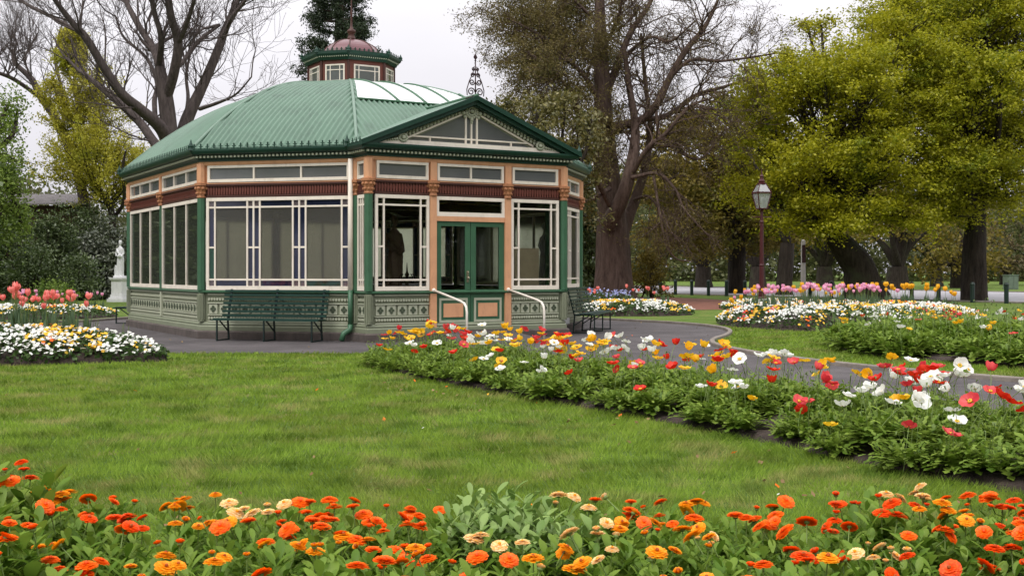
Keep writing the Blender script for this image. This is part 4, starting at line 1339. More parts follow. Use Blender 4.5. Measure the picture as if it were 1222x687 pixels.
def pop_row(poly, step, zf, n_keep, where, group, fl_p, rng, hs=1.0, fl_h=(.36, .56), hues=None, low=lambda x, y: 1.0):
    xs = [p[0] for p in poly]; ys = [p[1] for p in poly]
    pts = []
    y = min(ys)
    r = 0
    while y < max(ys):
        x = min(xs) + (step / 2 if r % 2 else 0)
        while x < max(xs):
            q = (x + rng.uniform(-.3, .3) * step, y + rng.uniform(-.3, .3) * step)
            if inpoly(np.array([q[0]]), np.array([q[1]]), poly)[0] and abs(q[0]) < q[1] * .47 + .3: pts.append(q)
            x += step
        y += step * .87; r += 1
    rng.shuffle(pts)
    pts = pts[:n_keep]
    out = []
    for x, y in pts:
        z = float(zf(np.array([[x]]), np.array([[y]]))[0, 0])
        if z < 0: continue
        px = CX + x / y * FPX
        ks, ps = hues(px, x, y)
        key = str(rng.choice(ks, p=ps))
        nf = int(rng.choice(len(fl_p(x, y)), p=fl_p(x, y)))
        lab = where(px, x, y)
        t = empty('poppy_plant', (x, y, z), rng.uniform(0, 6.28), (PN[key] + ' flowering ' if nf else 'green ') + 'poppy plant ' + lab, 'flower', group)
        f = link_mesh('foliage', POP_F[int(rng.integers(5))], t)
        k = hs * rng.uniform(.85, 1.2); f.scale = (k * 1.25, k * 1.25, k)
        for q in range(nf):
            fl = link_mesh('flower', POP_H[key][int(rng.choice(4, p=[.35, .3, .15, .2]))], t)
            a = rng.uniform(0, 6.28); rr = rng.uniform(.02, .14)
            h = rng.uniform(*fl_h) * low(x, y)
            fl.location = (rr * math.cos(a), rr * math.sin(a), h)
            tl = abs(rng.normal(0, .45)); ta = rng.uniform(0, 6.28)
            fl.rotation_euler = (tl * math.cos(ta), tl * math.sin(ta), rng.uniform(0, 6.28))
            k2 = rng.uniform(1.0, 1.45); fl.scale = (k2, k2, k2)
PG = 'poppies in the long bed beside the path'
def back_side(x, y): return ((x - (-2.0)) * .885 + (y - 17.0) * .466)      # metres behind the lawn-side edge
def pop_where(px, x, y):
    side = 'the path side' if back_side(x, y) > 1.25 else ('the middle' if back_side(x, y) > .6 else 'the lawn side')
    end = 'by the pavilion' if y > 14.5 else ('halfway along' if y > 10 else 'at the right')
    return f'on {side} of the long bed, {end}'
def pop_fl(x, y):
    b = back_side(x, y)
    if b > 1.2: return [.10, .26, .30, .22, .12] if y > 13 else [.14, .32, .30, .16, .08]
    if b > .45: return [.10, .36, .32, .22]
    return [.48, .38, .14]
def pop_hue(px, x, y):
    ks = ['pp_yellow', 'pp_red', 'pp_coral', 'pp_white']
    if px < 560: return ks, [.36, .32, .14, .18]
    if px < 900: return ks, [.32, .30, .10, .28]
    return ks, [.30, .16, .18, .36]
pop_row(BEDP, .345, zf_pop, 205, pop_where, PG, pop_fl, np.random.default_rng(21), .82, (.32, .52), pop_hue, lambda x, y: .58 + .42 * min(1, max(0, back_side(x, y)) / 1.5))
BED2 = smooth_poly([(5.7, 20.1), (6.5, 23.6), (8.2, 24.6), (10.4, 23.6), (11, 19.5), (9.3, 15.6), (7.5, 16.6), (6.5, 18.4)], 1)
zf_p2 = soil_bed('second_poppy_bed_soil', BED2, .02, .1)
pop_row(BED2, .55, zf_p2, 92, lambda px, x, y: ('in the second bed beyond the kerb, ' + ('its left half' if px < 1100 else 'its right half')),
        'poppies in the bed beyond the kerb', lambda x, y: [.45, .35, .20], np.random.default_rng(22), 1.45, (.38, .56), pop_hue)

# --- low bedding flowers: uncountable ground cover, one object per bed
def bedding(name, poly, zf, n_fl, hues, rng, leafn=5000, fs=.05, h=.12, patch=.9, label=None):
    xs = [p[0] for p in poly]; ys = [p[1] for p in poly]
    def pick(n):
        out = np.zeros((0, 2))
        while len(out) < n:
            q = np.stack([rng.uniform(min(xs), max(xs), n), rng.uniform(min(ys), max(ys), n)], 1)
            out = np.concatenate([out, q[inpoly(q[:, 0], q[:, 1], poly)]])
        return out[:n]
    L = Leaves()
    q = pick(leafn)
    z = zf(q[:, 0], q[:, 1]) + rng.uniform(0, h, leafn)
    L.add(*leaf_quads(np.column_stack([q, z]), .085, rng, .6, .45), 0)
    # clustered flowers: cluster colours by patch
    nc = n_fl // 7
    cq = pick(nc)
    f1 = np.sin(cq[:, 0] * 2.3 / patch + 1.3 * np.sin(cq[:, 1] * 1.9 / patch)) + .8 * np.sin(cq[:, 1] * 2.9 / patch + cq[:, 0] * 1.1) + rng.normal(0, 1.3, nc)
    order = np.argsort(f1)
    hue = np.zeros(nc, int); c = 0
    for k, (key, frac) in enumerate(hues):
        hue[order[int(c * nc):int((c + frac) * nc)]] = k; c += frac
    for k, (key, frac) in enumerate(hues):
        sel = cq[hue == k]
        pts = np.repeat(sel, 7, 0) + rng.normal(0, .075, (len(sel) * 7, 2))
        pts = pts[inpoly(pts[:, 0], pts[:, 1], poly)]
        m = len(pts)
        zc = zf(pts[:, 0], pts[:, 1]) + h * rng.uniform(.85, 1.25, m)
        cen = np.column_stack([pts, zc])
        nr = rand_unit(m, rng) * .55 + np.array([0, -.35, .8]); nr /= np.linalg.norm(nr, axis=1, keepdims=True)
        u = np.cross(nr, np.array([1.0, 0, 0])); u /= np.linalg.norm(u, axis=1, keepdims=True); v = np.cross(nr, u)
        s = fs * .5 * rng.uniform(.75, 1.25, m)
        for p5 in range(5):       # five petals, each a lozenge
            a = p5 * 2 * PI / 5
            for_d = u * math.cos(a) + v * math.sin(a); for_s = -u * math.sin(a) + v * math.cos(a)
            V = np.stack([cen, cen + (for_d * .62 + for_s * .52) * s[:, None] + nr * .006, cen + for_d * s[:, None] * 1.05 + nr * .003, cen + (for_d * .62 - for_s * .52) * s[:, None] + nr * .006], 1).reshape(-1, 3)
            L.add(V, np.arange(m * 4).reshape(m, 4), k + 1)
    o = link_mesh(name, L.mesh(name, [M['bed_leaf']] + [M[k] for k, _ in hues]))
    tag(o, label, 'bedding flowers', kind='stuff')
    return o
WH = [('pp_white', .70), ('b_yellow', .27), ('p_orange', .03)]
BL1 = smooth_poly([(-10.5, 17.2), (-7.6, 17.35), (-6.6, 17.7), (-5.25, 18.3), (-5.6, 18.75), (-7.0, 19.6), (-9, 20.4), (-10.8, 20.4)], 1)
zfl1 = soil_bed('left_bed_soil', BL1, .02, .42)
bedding('bedding_flowers', BL1, zfl1, 3300, [('pp_white', .78), ('b_yellow', .21), ('p_orange', .01)], np.random.default_rng(31), 10000, .062, .14, label='low white and amber bedding flowers covering the near left bed')
BL2 = smooth_poly([(-20, 33.2), (-13.2, 34.0), (-12.3, 35), (-12.2, 37), (-14, 38.5), (-20, 38)], 1)
zfl2 = soil_bed('far_left_bed_soil', BL2, .02, .2)
bedding('bedding_flowers', BL2, zfl2, 2600, WH, np.random.default_rng(32), 8000, .065, .14, label='low white and amber bedding flowers in the farther left bed')
BR = smooth_poly([(5.2, 31.2), (5.9, 28.3), (7.4, 26.9), (9.4, 27.0), (11.5, 28.6), (12.9, 31.5), (12.2, 34.4), (9.4, 35.6), (6.6, 34.4)], 1)
zfr = soil_bed('tulip_bed_soil', BR, .02, .42)
bedding('bedding_flowers', BR, zfr, 6500, [('pp_white', .64), ('b_yellow', .30), ('p_orange', .04), ('pp_coral', .02)], np.random.default_rng(33), 16000, .062, .13, label='low white and amber bedding flowers around the pink tulips')
BLAMP = smooth_poly([(7.6, 41.5), (9.0, 40.2), (11.5, 40.5), (12.4, 44), (10.6, 47.0), (8.0, 46)], 1)
zflp = soil_bed('lamp_bed_soil', BLAMP, .02, .2)
bedding('bedding_flowers', BLAMP, zflp, 2200, WH, np.random.default_rng(34), 6000, .075, .14, label='low white and amber bedding flowers at the foot of the lamp post')
BBEN = smooth_poly([(2.0, 37.5), (3.0, 36.6), (5.0, 36.8), (6.2, 38.2), (5.4, 40.0), (3.0, 40.4), (2.0, 39.6)], 1)
zfbn = soil_bed('cedar_bed_soil', BBEN, .02, .32)
bedding('bedding_flowers', BBEN, zfbn, 1500, [('pp_white', .60), ('b_yellow', .35), ('p_orange', .05)], np.random.default_rng(35), 5000, .07, .14, label='low white and amber bedding flowers behind the right bench')
q = smooth_poly([(2.0, 41.4), (4.2, 41.2), (4.4, 42.4), (2.0, 42.4)], 1)
zq = soil_bed('blue_bed_soil', q, .02, .3)
bedding('bedding_flowers', q, zq, 220, [('blue', 1.0)], np.random.default_rng(36), 1500, .07, .5, label='hazy blue flowers between the right bench and the cedar trunk')

# --- tulips: foliage with the bloom as its part
def tulip_foliage(rng, h):
    L = Leaves()
    for k in range(4):
        a = k * 1.7 + rng.uniform(-.4, .4)
        d = np.array([math.cos(a) * .35, math.sin(a) * .35, 1]); ln = h * rng.uniform(.55, .8)
        L.add(*strip_leaf(np.array([math.cos(a), math.sin(a), 0]) * .012, d, np.array([math.cos(a), math.sin(a), .1]) * -1, ln, .055, [.5, .9, 1, .8, .4, .05], rng.uniform(-.7, -.2), .3), 0)
    n = 5
    V = np.array([(.0045 * math.cos(2 * PI * k / n) + .01 * math.sin(z * 4), .0045 * math.sin(2 * PI * k / n), z) for z in (0, h * .5, h) for k in range(n)])
    F = [(i * n + k, i * n + (k + 1) % n, (i + 1) * n + (k + 1) % n, (i + 1) * n + k) for i in range(2) for k in range(n)]
    L.add(V, np.array(F), 1)
    return L.mesh('tulip_foliage', [M['tulip_leaf'], M['stem']], smooth=True)
def tulip_bloom(key, rng, r=.036, h=.075):
    L = Leaves()
    for ringi, (rr, tw) in enumerate(((r * .9, 0), (r, PI / 3))):
        for k in range(3):
            a0 = k * 2 * PI / 3 + tw
            V = []; nu, nv = 5, 6
            for i in range(nv):
                v = i / (nv - 1)
                prof = (math.sin(min(1, v * 1.5 + .08) * PI / 2)) * (1 - .45 * max(0, v - .5) ** 1.3 * 2)
                wid = math.cos((v - .45) * 1.75) * .62 if v < .98 else .1
                for j in range(nu):
                    u = (j / (nu - 1) - .5) * 2
                    a = a0 + u * wid
                    V.append((rr * prof * math.cos(a), rr * prof * math.sin(a), h * v * (1 - .06 * u * u)))
            F = [(i * nu + j, i * nu + j + 1, (i + 1) * nu + j + 1, (i + 1) * nu + j) for i in range(nv - 1) for j in range(nu - 1)]
            L.add(np.array(V), np.array(F), 0)
    return L.mesh('tulip_bloom', M[key], smooth=True)
TF = {h: [tulip_foliage(np.random.default_rng(200 + i), h) for i in range(3)] for h in (.36, .48, .62)}
TB = {k: [tulip_bloom(k, np.random.default_rng(210 + i), r, h) for i, (r, h) in enumerate([(.036, .08), (.04, .075), (.031, .085)])] for k in ('t_coral', 't_pink', 't_yellow')}
def tulips(n, poly, zf, key, h, label, group, rng, scale=1.15, bloomp=1.0):
    xs = [p[0] for p in poly]; ys = [p[1] for p in poly]
    done = 0
    while done < n:
        x, y = rng.uniform(min(xs), max(xs)), rng.uniform(min(ys), max(ys))
        if not inpoly(np.array([x]), np.array([y]), poly)[0]: continue
        z = float(zf(np.array([[x]]), np.array([[y]]))[0, 0])
        if z < -.05: z = 0
        done += 1
        s = rng.uniform(.85, 1.15)
        t = link_mesh('tulip', TF[h][int(rng.integers(3))])
        t.location = (x, y, z); t.scale = (s, s, s); t.rotation_euler = (rng.normal(0, .06), rng.normal(0, .06), rng.uniform(0, 6.28))
        open_ = rng.uniform() < bloomp
        tag(t, label if open_ else label.replace(key[2:] + ' tulip', 'leafy tulip without a bloom'), 'tulip', group)
        if open_:
            b = link_mesh('bloom', TB[key][int(rng.integers(3))], t); b.location = (.01 * math.sin(h * 4), 0, h - .004); k = scale * rng.uniform(.9, 1.15); b.scale = (k, k, k)
tulips(48, [(-9.2, 18.6), (-6.9, 18.5), (-6.8, 19.0), (-8, 19.8), (-9.2, 19.8)], zfl1, 't_coral', .62, 'tall coral tulip rising from the near left bed', 'coral tulips in the near left bed', np.random.default_rng(41), 1.35)
tulips(44, [(-9.4, 18.3), (-6.4, 18.3), (-6.0, 18.9), (-8, 20), (-9.4, 20)], zfl1, 't_coral', .36, 'coral tulip rising from the near left bed', 'leafy tulips in the near left bed', np.random.default_rng(42), 1.2, .0)
tulips(32, [(-17, 36), (-12.7, 36), (-12.6, 37), (-14, 38), (-17, 38)], zfl2, 't_pink', .48, 'pale pink tulip standing in the farther left bed', 'pink tulips in the farther left bed', np.random.default_rng(43), 1.3)
tulips(76, [(6.2, 29.6), (8.8, 29.0), (10.2, 30.5), (9.8, 32.6), (6.2, 32.8)], zfr, 't_pink', .48, 'pink tulip in the mounded bed right of the lamp post', 'pink tulips in the mounded bed', np.random.default_rng(44), 1.5)
tulips(60, [(6.0, 33.2), (9.5, 32.8), (11.9, 31.2), (12.4, 32.6), (10, 34.4), (6.4, 34.2)], zfr, 't_yellow', .48, 'yellow tulip behind the pink tulips in the mounded bed', 'yellow tulips in the mounded bed', np.random.default_rng(45), 1.6)
tulips(30, [(7.9, 42), (9.2, 41.2), (12.1, 42), (12.2, 45), (8.4, 45.5)], zflp, 't_yellow', .48, 'yellow tulip round the foot of the lamp post', 'yellow tulips at the lamp post', np.random.default_rng(46), 1.7)
tulips(16, [(2.4, 38), (5.4, 38), (5.4, 39.6), (2.4, 39.8)], zfbn, 't_coral', .48, 'coral tulip in the bed between the right bench and the cedar', 'coral tulips behind the right bench', np.random.default_rng(47), 1.45)

# --- mown grass: blades where the camera can tell them apart
def grass(n=520000):
    rng = np.random.default_rng(77)
    Y = 5.0 * np.exp(rng.uniform(0, 1, n) * math.log(30 / 5.0))
    X = rng.uniform(-.72, .72, n) * (Y + 1)
    keep = ~inpoly(X, Y, PATH)
    for pl in (BEDP, BED2, BL1, BR, BL2): keep &= ~inpoly(X, Y, pl)
    keep &= ~(inpoly(X, Y, FRONT))
    # not under the pavilion
    keep &= (np.hypot(X + 4.07, Y - 29.7) > 6.2)
    X, Y = X[keep], Y[keep]; n = len(X)
    d = np.maximum(Y / 6, 1)
    tuft = .5 + .5 * np.sin(X * 3.1 + 2 * np.sin(Y * 2.3)) * np.sin(Y * 3.7 + np.sin(X * 1.7))
    hgt = (.020 + .018 * tuft + rng.uniform(0, .019, n)) * np.minimum(d, 1.35)
    w = .0024 * d * rng.uniform(.8, 1.3, n)
    a = rng.uniform(0, 2 * PI, n)
    b = 2.2 * np.sin(X * 1.3 + 1.7 * np.sin(Y * .9)) + 2.0 * np.sin(Y * 1.6 + X * .7) + 1.3 * np.sin(X * 4.1 - Y * 3.3) + rng.normal(0, 1.2, n); lean = (rng.uniform(.15, 1.15, n) + .25 * tuft) * hgt      # the sward lies this way and that in patches
    base = np.stack([X, Y, np.full(n, -.002)], 1)
    side = np.stack([np.cos(a), np.sin(a), np.zeros(n)], 1) * w[:, None]
    tip = base + np.stack([np.cos(b) * lean, np.sin(b) * lean, hgt], 1)
    V = np.stack([base - side, base + side, tip], 1).reshape(-1, 3)
    F = np.arange(n * 3).reshape(n, 3)
    m, nt, out = _nodes('grass_blade')
    g = nt.nodes.new('ShaderNodeNewGeometry')
    c = mixc(nt, g.outputs['Random Per Island'], lin(.15, .26, .03), lin(.29, .41, .065))
    f1, _ = noise_fac(nt, .5, 5, lo=.40, hi=.62)
    c = mixc(nt, f1, c, lin(.185, .265, .036))
    f3, _ = noise_fac(nt, 1.6, 7, lo=.51, hi=.66)
    mu = nt.nodes.new('ShaderNodeMath'); mu.operation = 'MULTIPLY'; mu.inputs[1].default_value = .75
    nt.links.new(f3, mu.inputs[0])
    c = mixc(nt, mu.outputs[0], c, lin(.37, .31, .14))
    f4, _ = noise_fac(nt, 2.3, 6, lo=.50, hi=.64)
    mu2 = nt.nodes.new('ShaderNodeMath'); mu2.operation = 'MULTIPLY'; mu2.inputs[1].default_value = .8
    nt.links.new(f4, mu2.inputs[0])
    c = mixc(nt, mu2.outputs[0], c, lin(.07, .125, .018))
    dd = nt.nodes.new('ShaderNodeBsdfDiffuse'); tt = nt.nodes.new('ShaderNodeBsdfTranslucent')
    nt.links.new(c, dd.inputs[0]); nt.links.new(c, tt.inputs[0])
    mx = nt.nodes.new('ShaderNodeMixShader'); mx.inputs[0].default_value = .3
    nt.links.new(dd.outputs[0], mx.inputs[1]); nt.links.new(tt.outputs[0], mx.inputs[2]); nt.links.new(mx.outputs[0], out.inputs[0])
    o = link_mesh('grass', np_mesh('grass', V, F, m))
    tag(o, 'short mown grass of the lawn', 'grass', kind='stuff')
grass()

def fallen(n=60):
    """dropped petals and dead leaves on the lawn along the beds"""
    rng = np.random.default_rng(78)
    L = Leaves()
    t = rng.uniform(0, 1, n)
    a = np.stack([np.interp(t, [0, .5, 1], [-1.9, 1.3, 3.1]), np.interp(t, [0, .5, 1], [16.6, 10.8, 7.0])], 1) + rng.normal(0, .45, (n, 2)) + np.array([-.5, -.2])
    b = np.stack([rng.uniform(-2.6, 2.6, n // 3), rng.uniform(5.5, 7.5, n // 3)], 1)
    c = np.stack([rng.uniform(-6, 1, n // 2), rng.uniform(7, 18, n // 2)], 1)
    e = np.stack([rng.uniform(-11, 5, 150), rng.uniform(20, 33, 150)], 1)
    e = e[inpoly(e[:, 0], e[:, 1], PATH) & (np.hypot(e[:, 0] + 4.07, e[:, 1] - 29.7) > 6.3)]
    P = np.concatenate([a, b, c, e]); P = P[~inpoly(P[:, 0], P[:, 1], BEDP)]
    C3 = np.column_stack([P, np.where(inpoly(P[:, 0], P[:, 1], PATH), .022, .035)])
    k = rng.choice(4, len(P), p=[.05, .07, .03, .85])
    for m in range(4):
        q = C3[k == m]
        L.add(*leaf_quads(q, .045, rng, .6, .6), m)
    o = link_mesh('fallen_petals', L.mesh('fallen_petals', [M['pp_white'], M['p_orange'], M['pp_yellow'], M['deadleaf']]))
    tag(o, 'dropped petals and dead leaves scattered on the lawn and path', 'petals', kind='stuff')
M['deadleaf'] = leafy('dead_leaf', lin(.16, .10, .05), lin(.30, .21, .11), None, 1, .1, 0)
fallen()
# ------------------------------------------------------------------ trees
M['bark_grey'] = bark('bark_grey', lin(.055, .044, .042), lin(.13, .105, .098), 2.0)
M['bark_dark'] = bark('bark_dark', lin(.02, .016, .013), lin(.055, .044, .034), 2.0, lin(.05, .052, .03))
M['bark_brown'] = bark('bark_brown', lin(.055, .036, .029), lin(.14, .098, .08), 1.6)
M['twig'] = paint('twig', lin(.085, .06, .058), .9, .2)
M['oak'] = leafy('oak_leaf', lin(.185, .20, .008), lin(.47, .445, .022), lin(.165, .22, .014), .35, .42, .02)
M['oak2'] = leafy('elm_leaf', lin(.175, .195, .008), lin(.44, .425, .024), lin(.13, .20, .016), .3, .42, .02)
M['olive'] = leafy('olive_leaf', lin(.10, .08, .014), lin(.24, .185, .032), lin(.10, .115, .018), .4, .35, .02)
M['cedar'] = leafy('cedar_leaf', lin(.085, .07, .022), lin(.20, .16, .055), lin(.085, .088, .024), .5, .3, .02)
M['paleleaf'] = leafy('pale_tip_leaf', lin(.07, .072, .014), lin(.23, .20, .06), lin(.045, .055, .015), .8, .3, .05)
M['conifer'] = leafy('conifer_leaf', lin(.018, .032, .016), lin(.05, .072, .034), None, 1, .15, .03)
M['ginkgo'] = leafy('ginkgo_leaf', lin(.34, .33, .025), lin(.58, .53, .07), lin(.33, .37, .035), .5, .4, .02)
M['willow'] = leafy('willow_leaf', lin(.12, .19, .03), lin(.27, .36, .07), lin(.10, .17, .03), .5, .35, .02)
M['shrub'] = leafy('shrub_leaf', lin(.045, .08, .022), lin(.14, .19, .06), lin(.08, .115, .03), .6, .2, .06)
M['shrub2'] = leafy('glossy_shrub_leaf', lin(.045, .062, .034), lin(.17, .19, .12), lin(.06, .08, .038), .7, .15, .1)
M['farleaf'] = leafy('far_leaf', lin(.07, .08, .028), lin(.14, .145, .055), lin(.07, .095, .033), .15, .35, .02)
M['farbrown'] = leafy('far_brown_leaf', lin(.12, .09, .045), lin(.20, .155, .08), lin(.11, .11, .05), .15, .35, .02)

class Wood:
    """collects tapering tubes with numpy, sides by thickness"""
    def __init__(self): self.V, self.F, self.n = [], [], 0
    def tube(self, pts, rad):
        P = np.asarray(pts, float); r = np.asarray(rad, float)
        k = len(P)
        m = 12 if r.max() > .25 else (8 if r.max() > .08 else (5 if r.max() > .025 else 3))
        T = np.gradient(P, axis=0); T /= np.linalg.norm(T, axis=1, keepdims=True) + 1e-9
        ref = np.array([.31, .95, .1]) if abs(T[0][2]) > .6 else np.array([0.05, 0, 1.0])
        S = np.cross(T, ref); S /= np.linalg.norm(S, axis=1, keepdims=True) + 1e-9
        U = np.cross(T, S)
        a = np.linspace(0, 2 * PI, m, endpoint=False)
        rr = np.repeat(r[:, None], m, 1)
        if m >= 8: rr = rr * (1 + .10 * np.sin(a[None] * 3 + P[:, 2:3] * .9) + .07 * np.sin(a[None] * 7 + P[:, 2:3] * .5))
        V = P[:, None, :] + (S[:, None, :] * np.cos(a)[None, :, None] + U[:, None, :] * np.sin(a)[None, :, None]) * rr[:, :, None]
        i = np.arange(k * m).reshape(k, m); j = np.roll(i, -1, 1)
        F = np.stack([i[:-1], j[:-1], j[1:], i[1:]], -1).reshape(-1, 4)
        self.V.append(V.reshape(-1, 3)); self.F.append(F + self.n); self.n += k * m
    def mesh(self, name, mat): return np_mesh(name, np.concatenate(self.V), np.concatenate(self.F), mat, smooth=True)

def spline(pts, n=6):
    """Catmull-Rom through the points"""
    P = np.asarray(pts, float)
    if len(P) < 3: return np.linspace(P[0], P[-1], n)
    Q = np.concatenate([[2 * P[0] - P[1]], P, [2 * P[-1] - P[-2]]])
    out = []
    for i in range(len(P) - 1):
        p0, p1, p2, p3 = Q[i:i + 4]
        for t in np.linspace(0, 1, n, endpoint=False):
            out.append(.5 * ((2 * p1) + (-p0 + p2) * t + (2 * p0 - 5 * p1 + 4 * p2 - p3) * t * t + (-p0 + 3 * p1 - 3 * p2 + p3) * t ** 3))
    out.append(P[-1])
    return np.array(out)

def grow(rng, wood, p, d, L, r, lvl, tips, up=.15, wob=.18, kids=(3, 4, 3), ang=(.4, .9), lr=.62, seg=5, rmin=.004):
    pts = [p]; dirs = [d]
    for i in range(seg):
        d = d + rng.normal(0, wob, 3); d[2] += up; d /= np.linalg.norm(d)
        p = p + d * L / seg
        pts.append(p); dirs.append(d)
    rad = np.linspace(r, max(r * .45, rmin), seg + 1)
    wood.tube(pts, rad)
    if lvl == 0:
        tips.extend(pts[1:]); return
    for c in range(kids[lvl - 1]):
        t = rng.uniform(.3, .98); i = min(seg - 1, int(t * seg)); f = t * seg - i
        q = pts[i] * (1 - f) + pts[i + 1] * f
        dd = dirs[i + 1]
        ax = np.cross(dd, rng.normal(size=3)); ax /= np.linalg.norm(ax) + 1e-9
        an = rng.uniform(*ang)
        nd_ = dd * math.cos(an) + ax * math.sin(an)
        grow(rng, wood, q, nd_, L * lr * rng.uniform(.7, 1.25), max(rad[i] * .55, rmin), lvl - 1, tips, up, wob, kids, ang, lr, max(3, seg - 1), rmin)
    grow(rng, wood, pts[-1], dirs[-1], L * lr, max(rad[-1], rmin), lvl - 1, tips, up, wob, kids, ang, lr, max(3, seg - 1), rmin)

def limb_img(limb, Y, s2m=None):
    """a limb as photo pixels (x, y, width, depth offset) -> world points and radii"""
    P, r = [], []
    for q in limb:
        px, py, w = q[:3]; dy = q[3] if len(q) > 3 else 0
        P.append(np.array(W(px, py, Y + dy))); r.append(w / 2 / FPX * (Y + dy))
    n = 6
    S = spline(P, n); rr = np.interp(np.linspace(0, len(P) - 1, len(S)), range(len(P)), r)
    return S, rr

# --- bare tree behind the pavilion
def bare_tree():
    rng = np.random.default_rng(301)
    Y = 50
    limbs = [
        [(205, 335, 30), (205, 250, 22), (204, 200, 20), (203, 160, 18), (197, 113, 17), (190, 80, 12)],
        [(190, 82, 10), (183, 60, 9, .5), (165, 30, 7.5, 1), (150, 0, 6, 1.5), (138, -35, 4, 2)],
        [(189, 80, 8), (192, 45, 7, -1), (183, 10, 6, -1.5), (180, -30, 4, -2)],
        [(198, 116, 13), (207, 85, 12, -.6), (212, 50, 11, -1), (204, 20, 9.5, -1.5), (200, -10, 8, -2), (196, -45, 5, -2.5)],
        [(212, 52, 7, -1), (222, 30, 6, -1.6), (232, 0, 4.5, -2.4), (240, -30, 3, -3)],
        [(205, 215, 18), (214, 180, 15, .5), (223, 144, 14, 1), (242, 102, 12, 1.5), (261, 57, 10, 2), (271, 30, 8, 2.3), (284, 0, 6.5, 2.6), (296, -35, 4, 3)],
        [(266, 45, 6, 2), (278, 20, 5, 1), (290, 5, 4, .5), (300, -12, 3, 0)],
        [(208, 82, 6, -.6), (217, 76, 5.5, 0), (235, 52, 5, 1), (246, 42, 4.5, 1.6), (262, 30, 4, 2.2)],
        [(203, 175, 15), (191, 151, 14, -.8), (166, 129, 12, -1.5), (144, 110, 11, -2), (121, 76, 10, -2.5), (102, 45, 9, -3), (85, 26, 7, -3.4), (64, -2, 5, -4), (50, -25, 3, -4.5)],
        [(102, 45, 5, -3), (80, 30, 4.5, -2), (40, 10, 4, -1), (10, -6, 3, 0), (-25, -18, 2, 1)],
        [(203, 190, 13), (185, 170, 11, 1.2), (166, 144, 10, 2.4), (130, 112, 9, 4), (105, 92, 6, 5)],
        [(186, 150, 6), (184, 120, 6, 1), (187, 100, 5, 1.6), (175, 70, 4, 2.4), (148, 45, 3, 3.5), (138, 20, 2, 4)],
        [(217, 160, 5, 2), (224, 120, 4.5, 3), (222, 90, 3.5, 4), (228, 60, 2.5, 5)],
        [(238, 130, 5, 0), (262, 122, 3.5, -1), (282, 112, 2.5, -2), (300, 92, 1.8, -2.5)],
    ]
    w, tips = Wood(), []
    for l in limbs:
        S, r = limb_img(l, Y)
        w.tube(S, r)
        # side branches and fine twigs all along
        Ls = np.linalg.norm(np.diff(S, axis=0), axis=1).sum()
        for k in range(int(Ls * 1.7) + 2):
            i = int(rng.uniform(.25, 1) * (len(S) - 1)); i = min(i, len(S) - 2)
            if r[i] > .24: continue
            d = S[i + 1] - S[i]; d /= np.linalg.norm(d) + 1e-9
            ax = np.cross(d, rng.normal(size=3)); ax /= np.linalg.norm(ax) + 1e-9
            a = rng.uniform(.4, 1.0)
            grow(rng, w, S[i], d * math.cos(a) + ax * math.sin(a) + np.array([0, 0, .25]), rng.uniform(1.2, 2.6), min(r[i] * .4, .045), 2, tips, .1, .2, (3, 4), (.3, .8), .62, 4, .0065)
        grow(rng, w, S[-1], S[-1] - S[-2], 2.2, r[-1], 2, tips, .1, .2, (4, 5), (.3, .8), .62, 4, .0065)
    t = empty('bare_tree', (0, 0, 0), 0, 'big leafless tree with dark spreading limbs behind the pavilion', 'tree')
    link_mesh('trunk', w.mesh('trunk', M['bark_grey']), t)
    # fine hanging twigs at the tips
    w2 = Wood()
    T = np.array(tips)
    for k in rng.integers(0, len(T), 1500):
        p = T[k]; d = rng.normal(size=3); d[2] += .2
        q = p + d / np.linalg.norm(d) * rng.uniform(.2, .6)
        w2.tube([p, (p + q) / 2 + rng.normal(0, .04, 3), q], [.008, .007, .005])
    link_mesh('twigs', w2.mesh('twigs', M['twig']), t)
bare_tree()
def bare_tree_left():
    rng = np.random.default_rng(302); Y = 67
    limbs = [[(104, 330, 16), (102, 250, 13), (88, 190, 11), (68, 145, 10), (49, 117, 8), (38, 95, 7, .5), (19, 76, 5.5, 1), (15, 60, 4, 1.5)], [(50, 118, 5), (20, 97, 5, -1), (0, 88, 4.5, -2), (-30, 80, 3, -3)],
             [(76, 160, 5, 1), (74, 110, 4, 2), (66, 70, 3, 3), (72, 35, 2, 4)], [(40, 97, 3, 1), (30, 70, 2.5, 3), (45, 40, 2, 4)]]
    w, tips = Wood(), []
    for l in limbs:
        S, r = limb_img(l, Y); w.tube(S, r)
        for k in range(12):
            i = min(int(rng.uniform(.4, 1) * (len(S) - 1)), len(S) - 2)
            if S[i][2] < 6: continue
            d = rng.normal(size=3); d[2] = abs(d[2]) + .6; d /= np.linalg.norm(d)
            grow(rng, w, S[i], d, rng.uniform(1.6, 3), min(r[i] * .5, .04), 2, tips, .1, .2, (4, 5), (.3, .8), .62, 4, .0065)
    t = empty('bare_tree', (0, 0, 0), 0, 'thin leafless tree with crooked limbs at the left edge of the sky', 'tree')
    link_mesh('trunk', w.mesh('trunk', M['bark_grey']), t)
bare_tree_left()

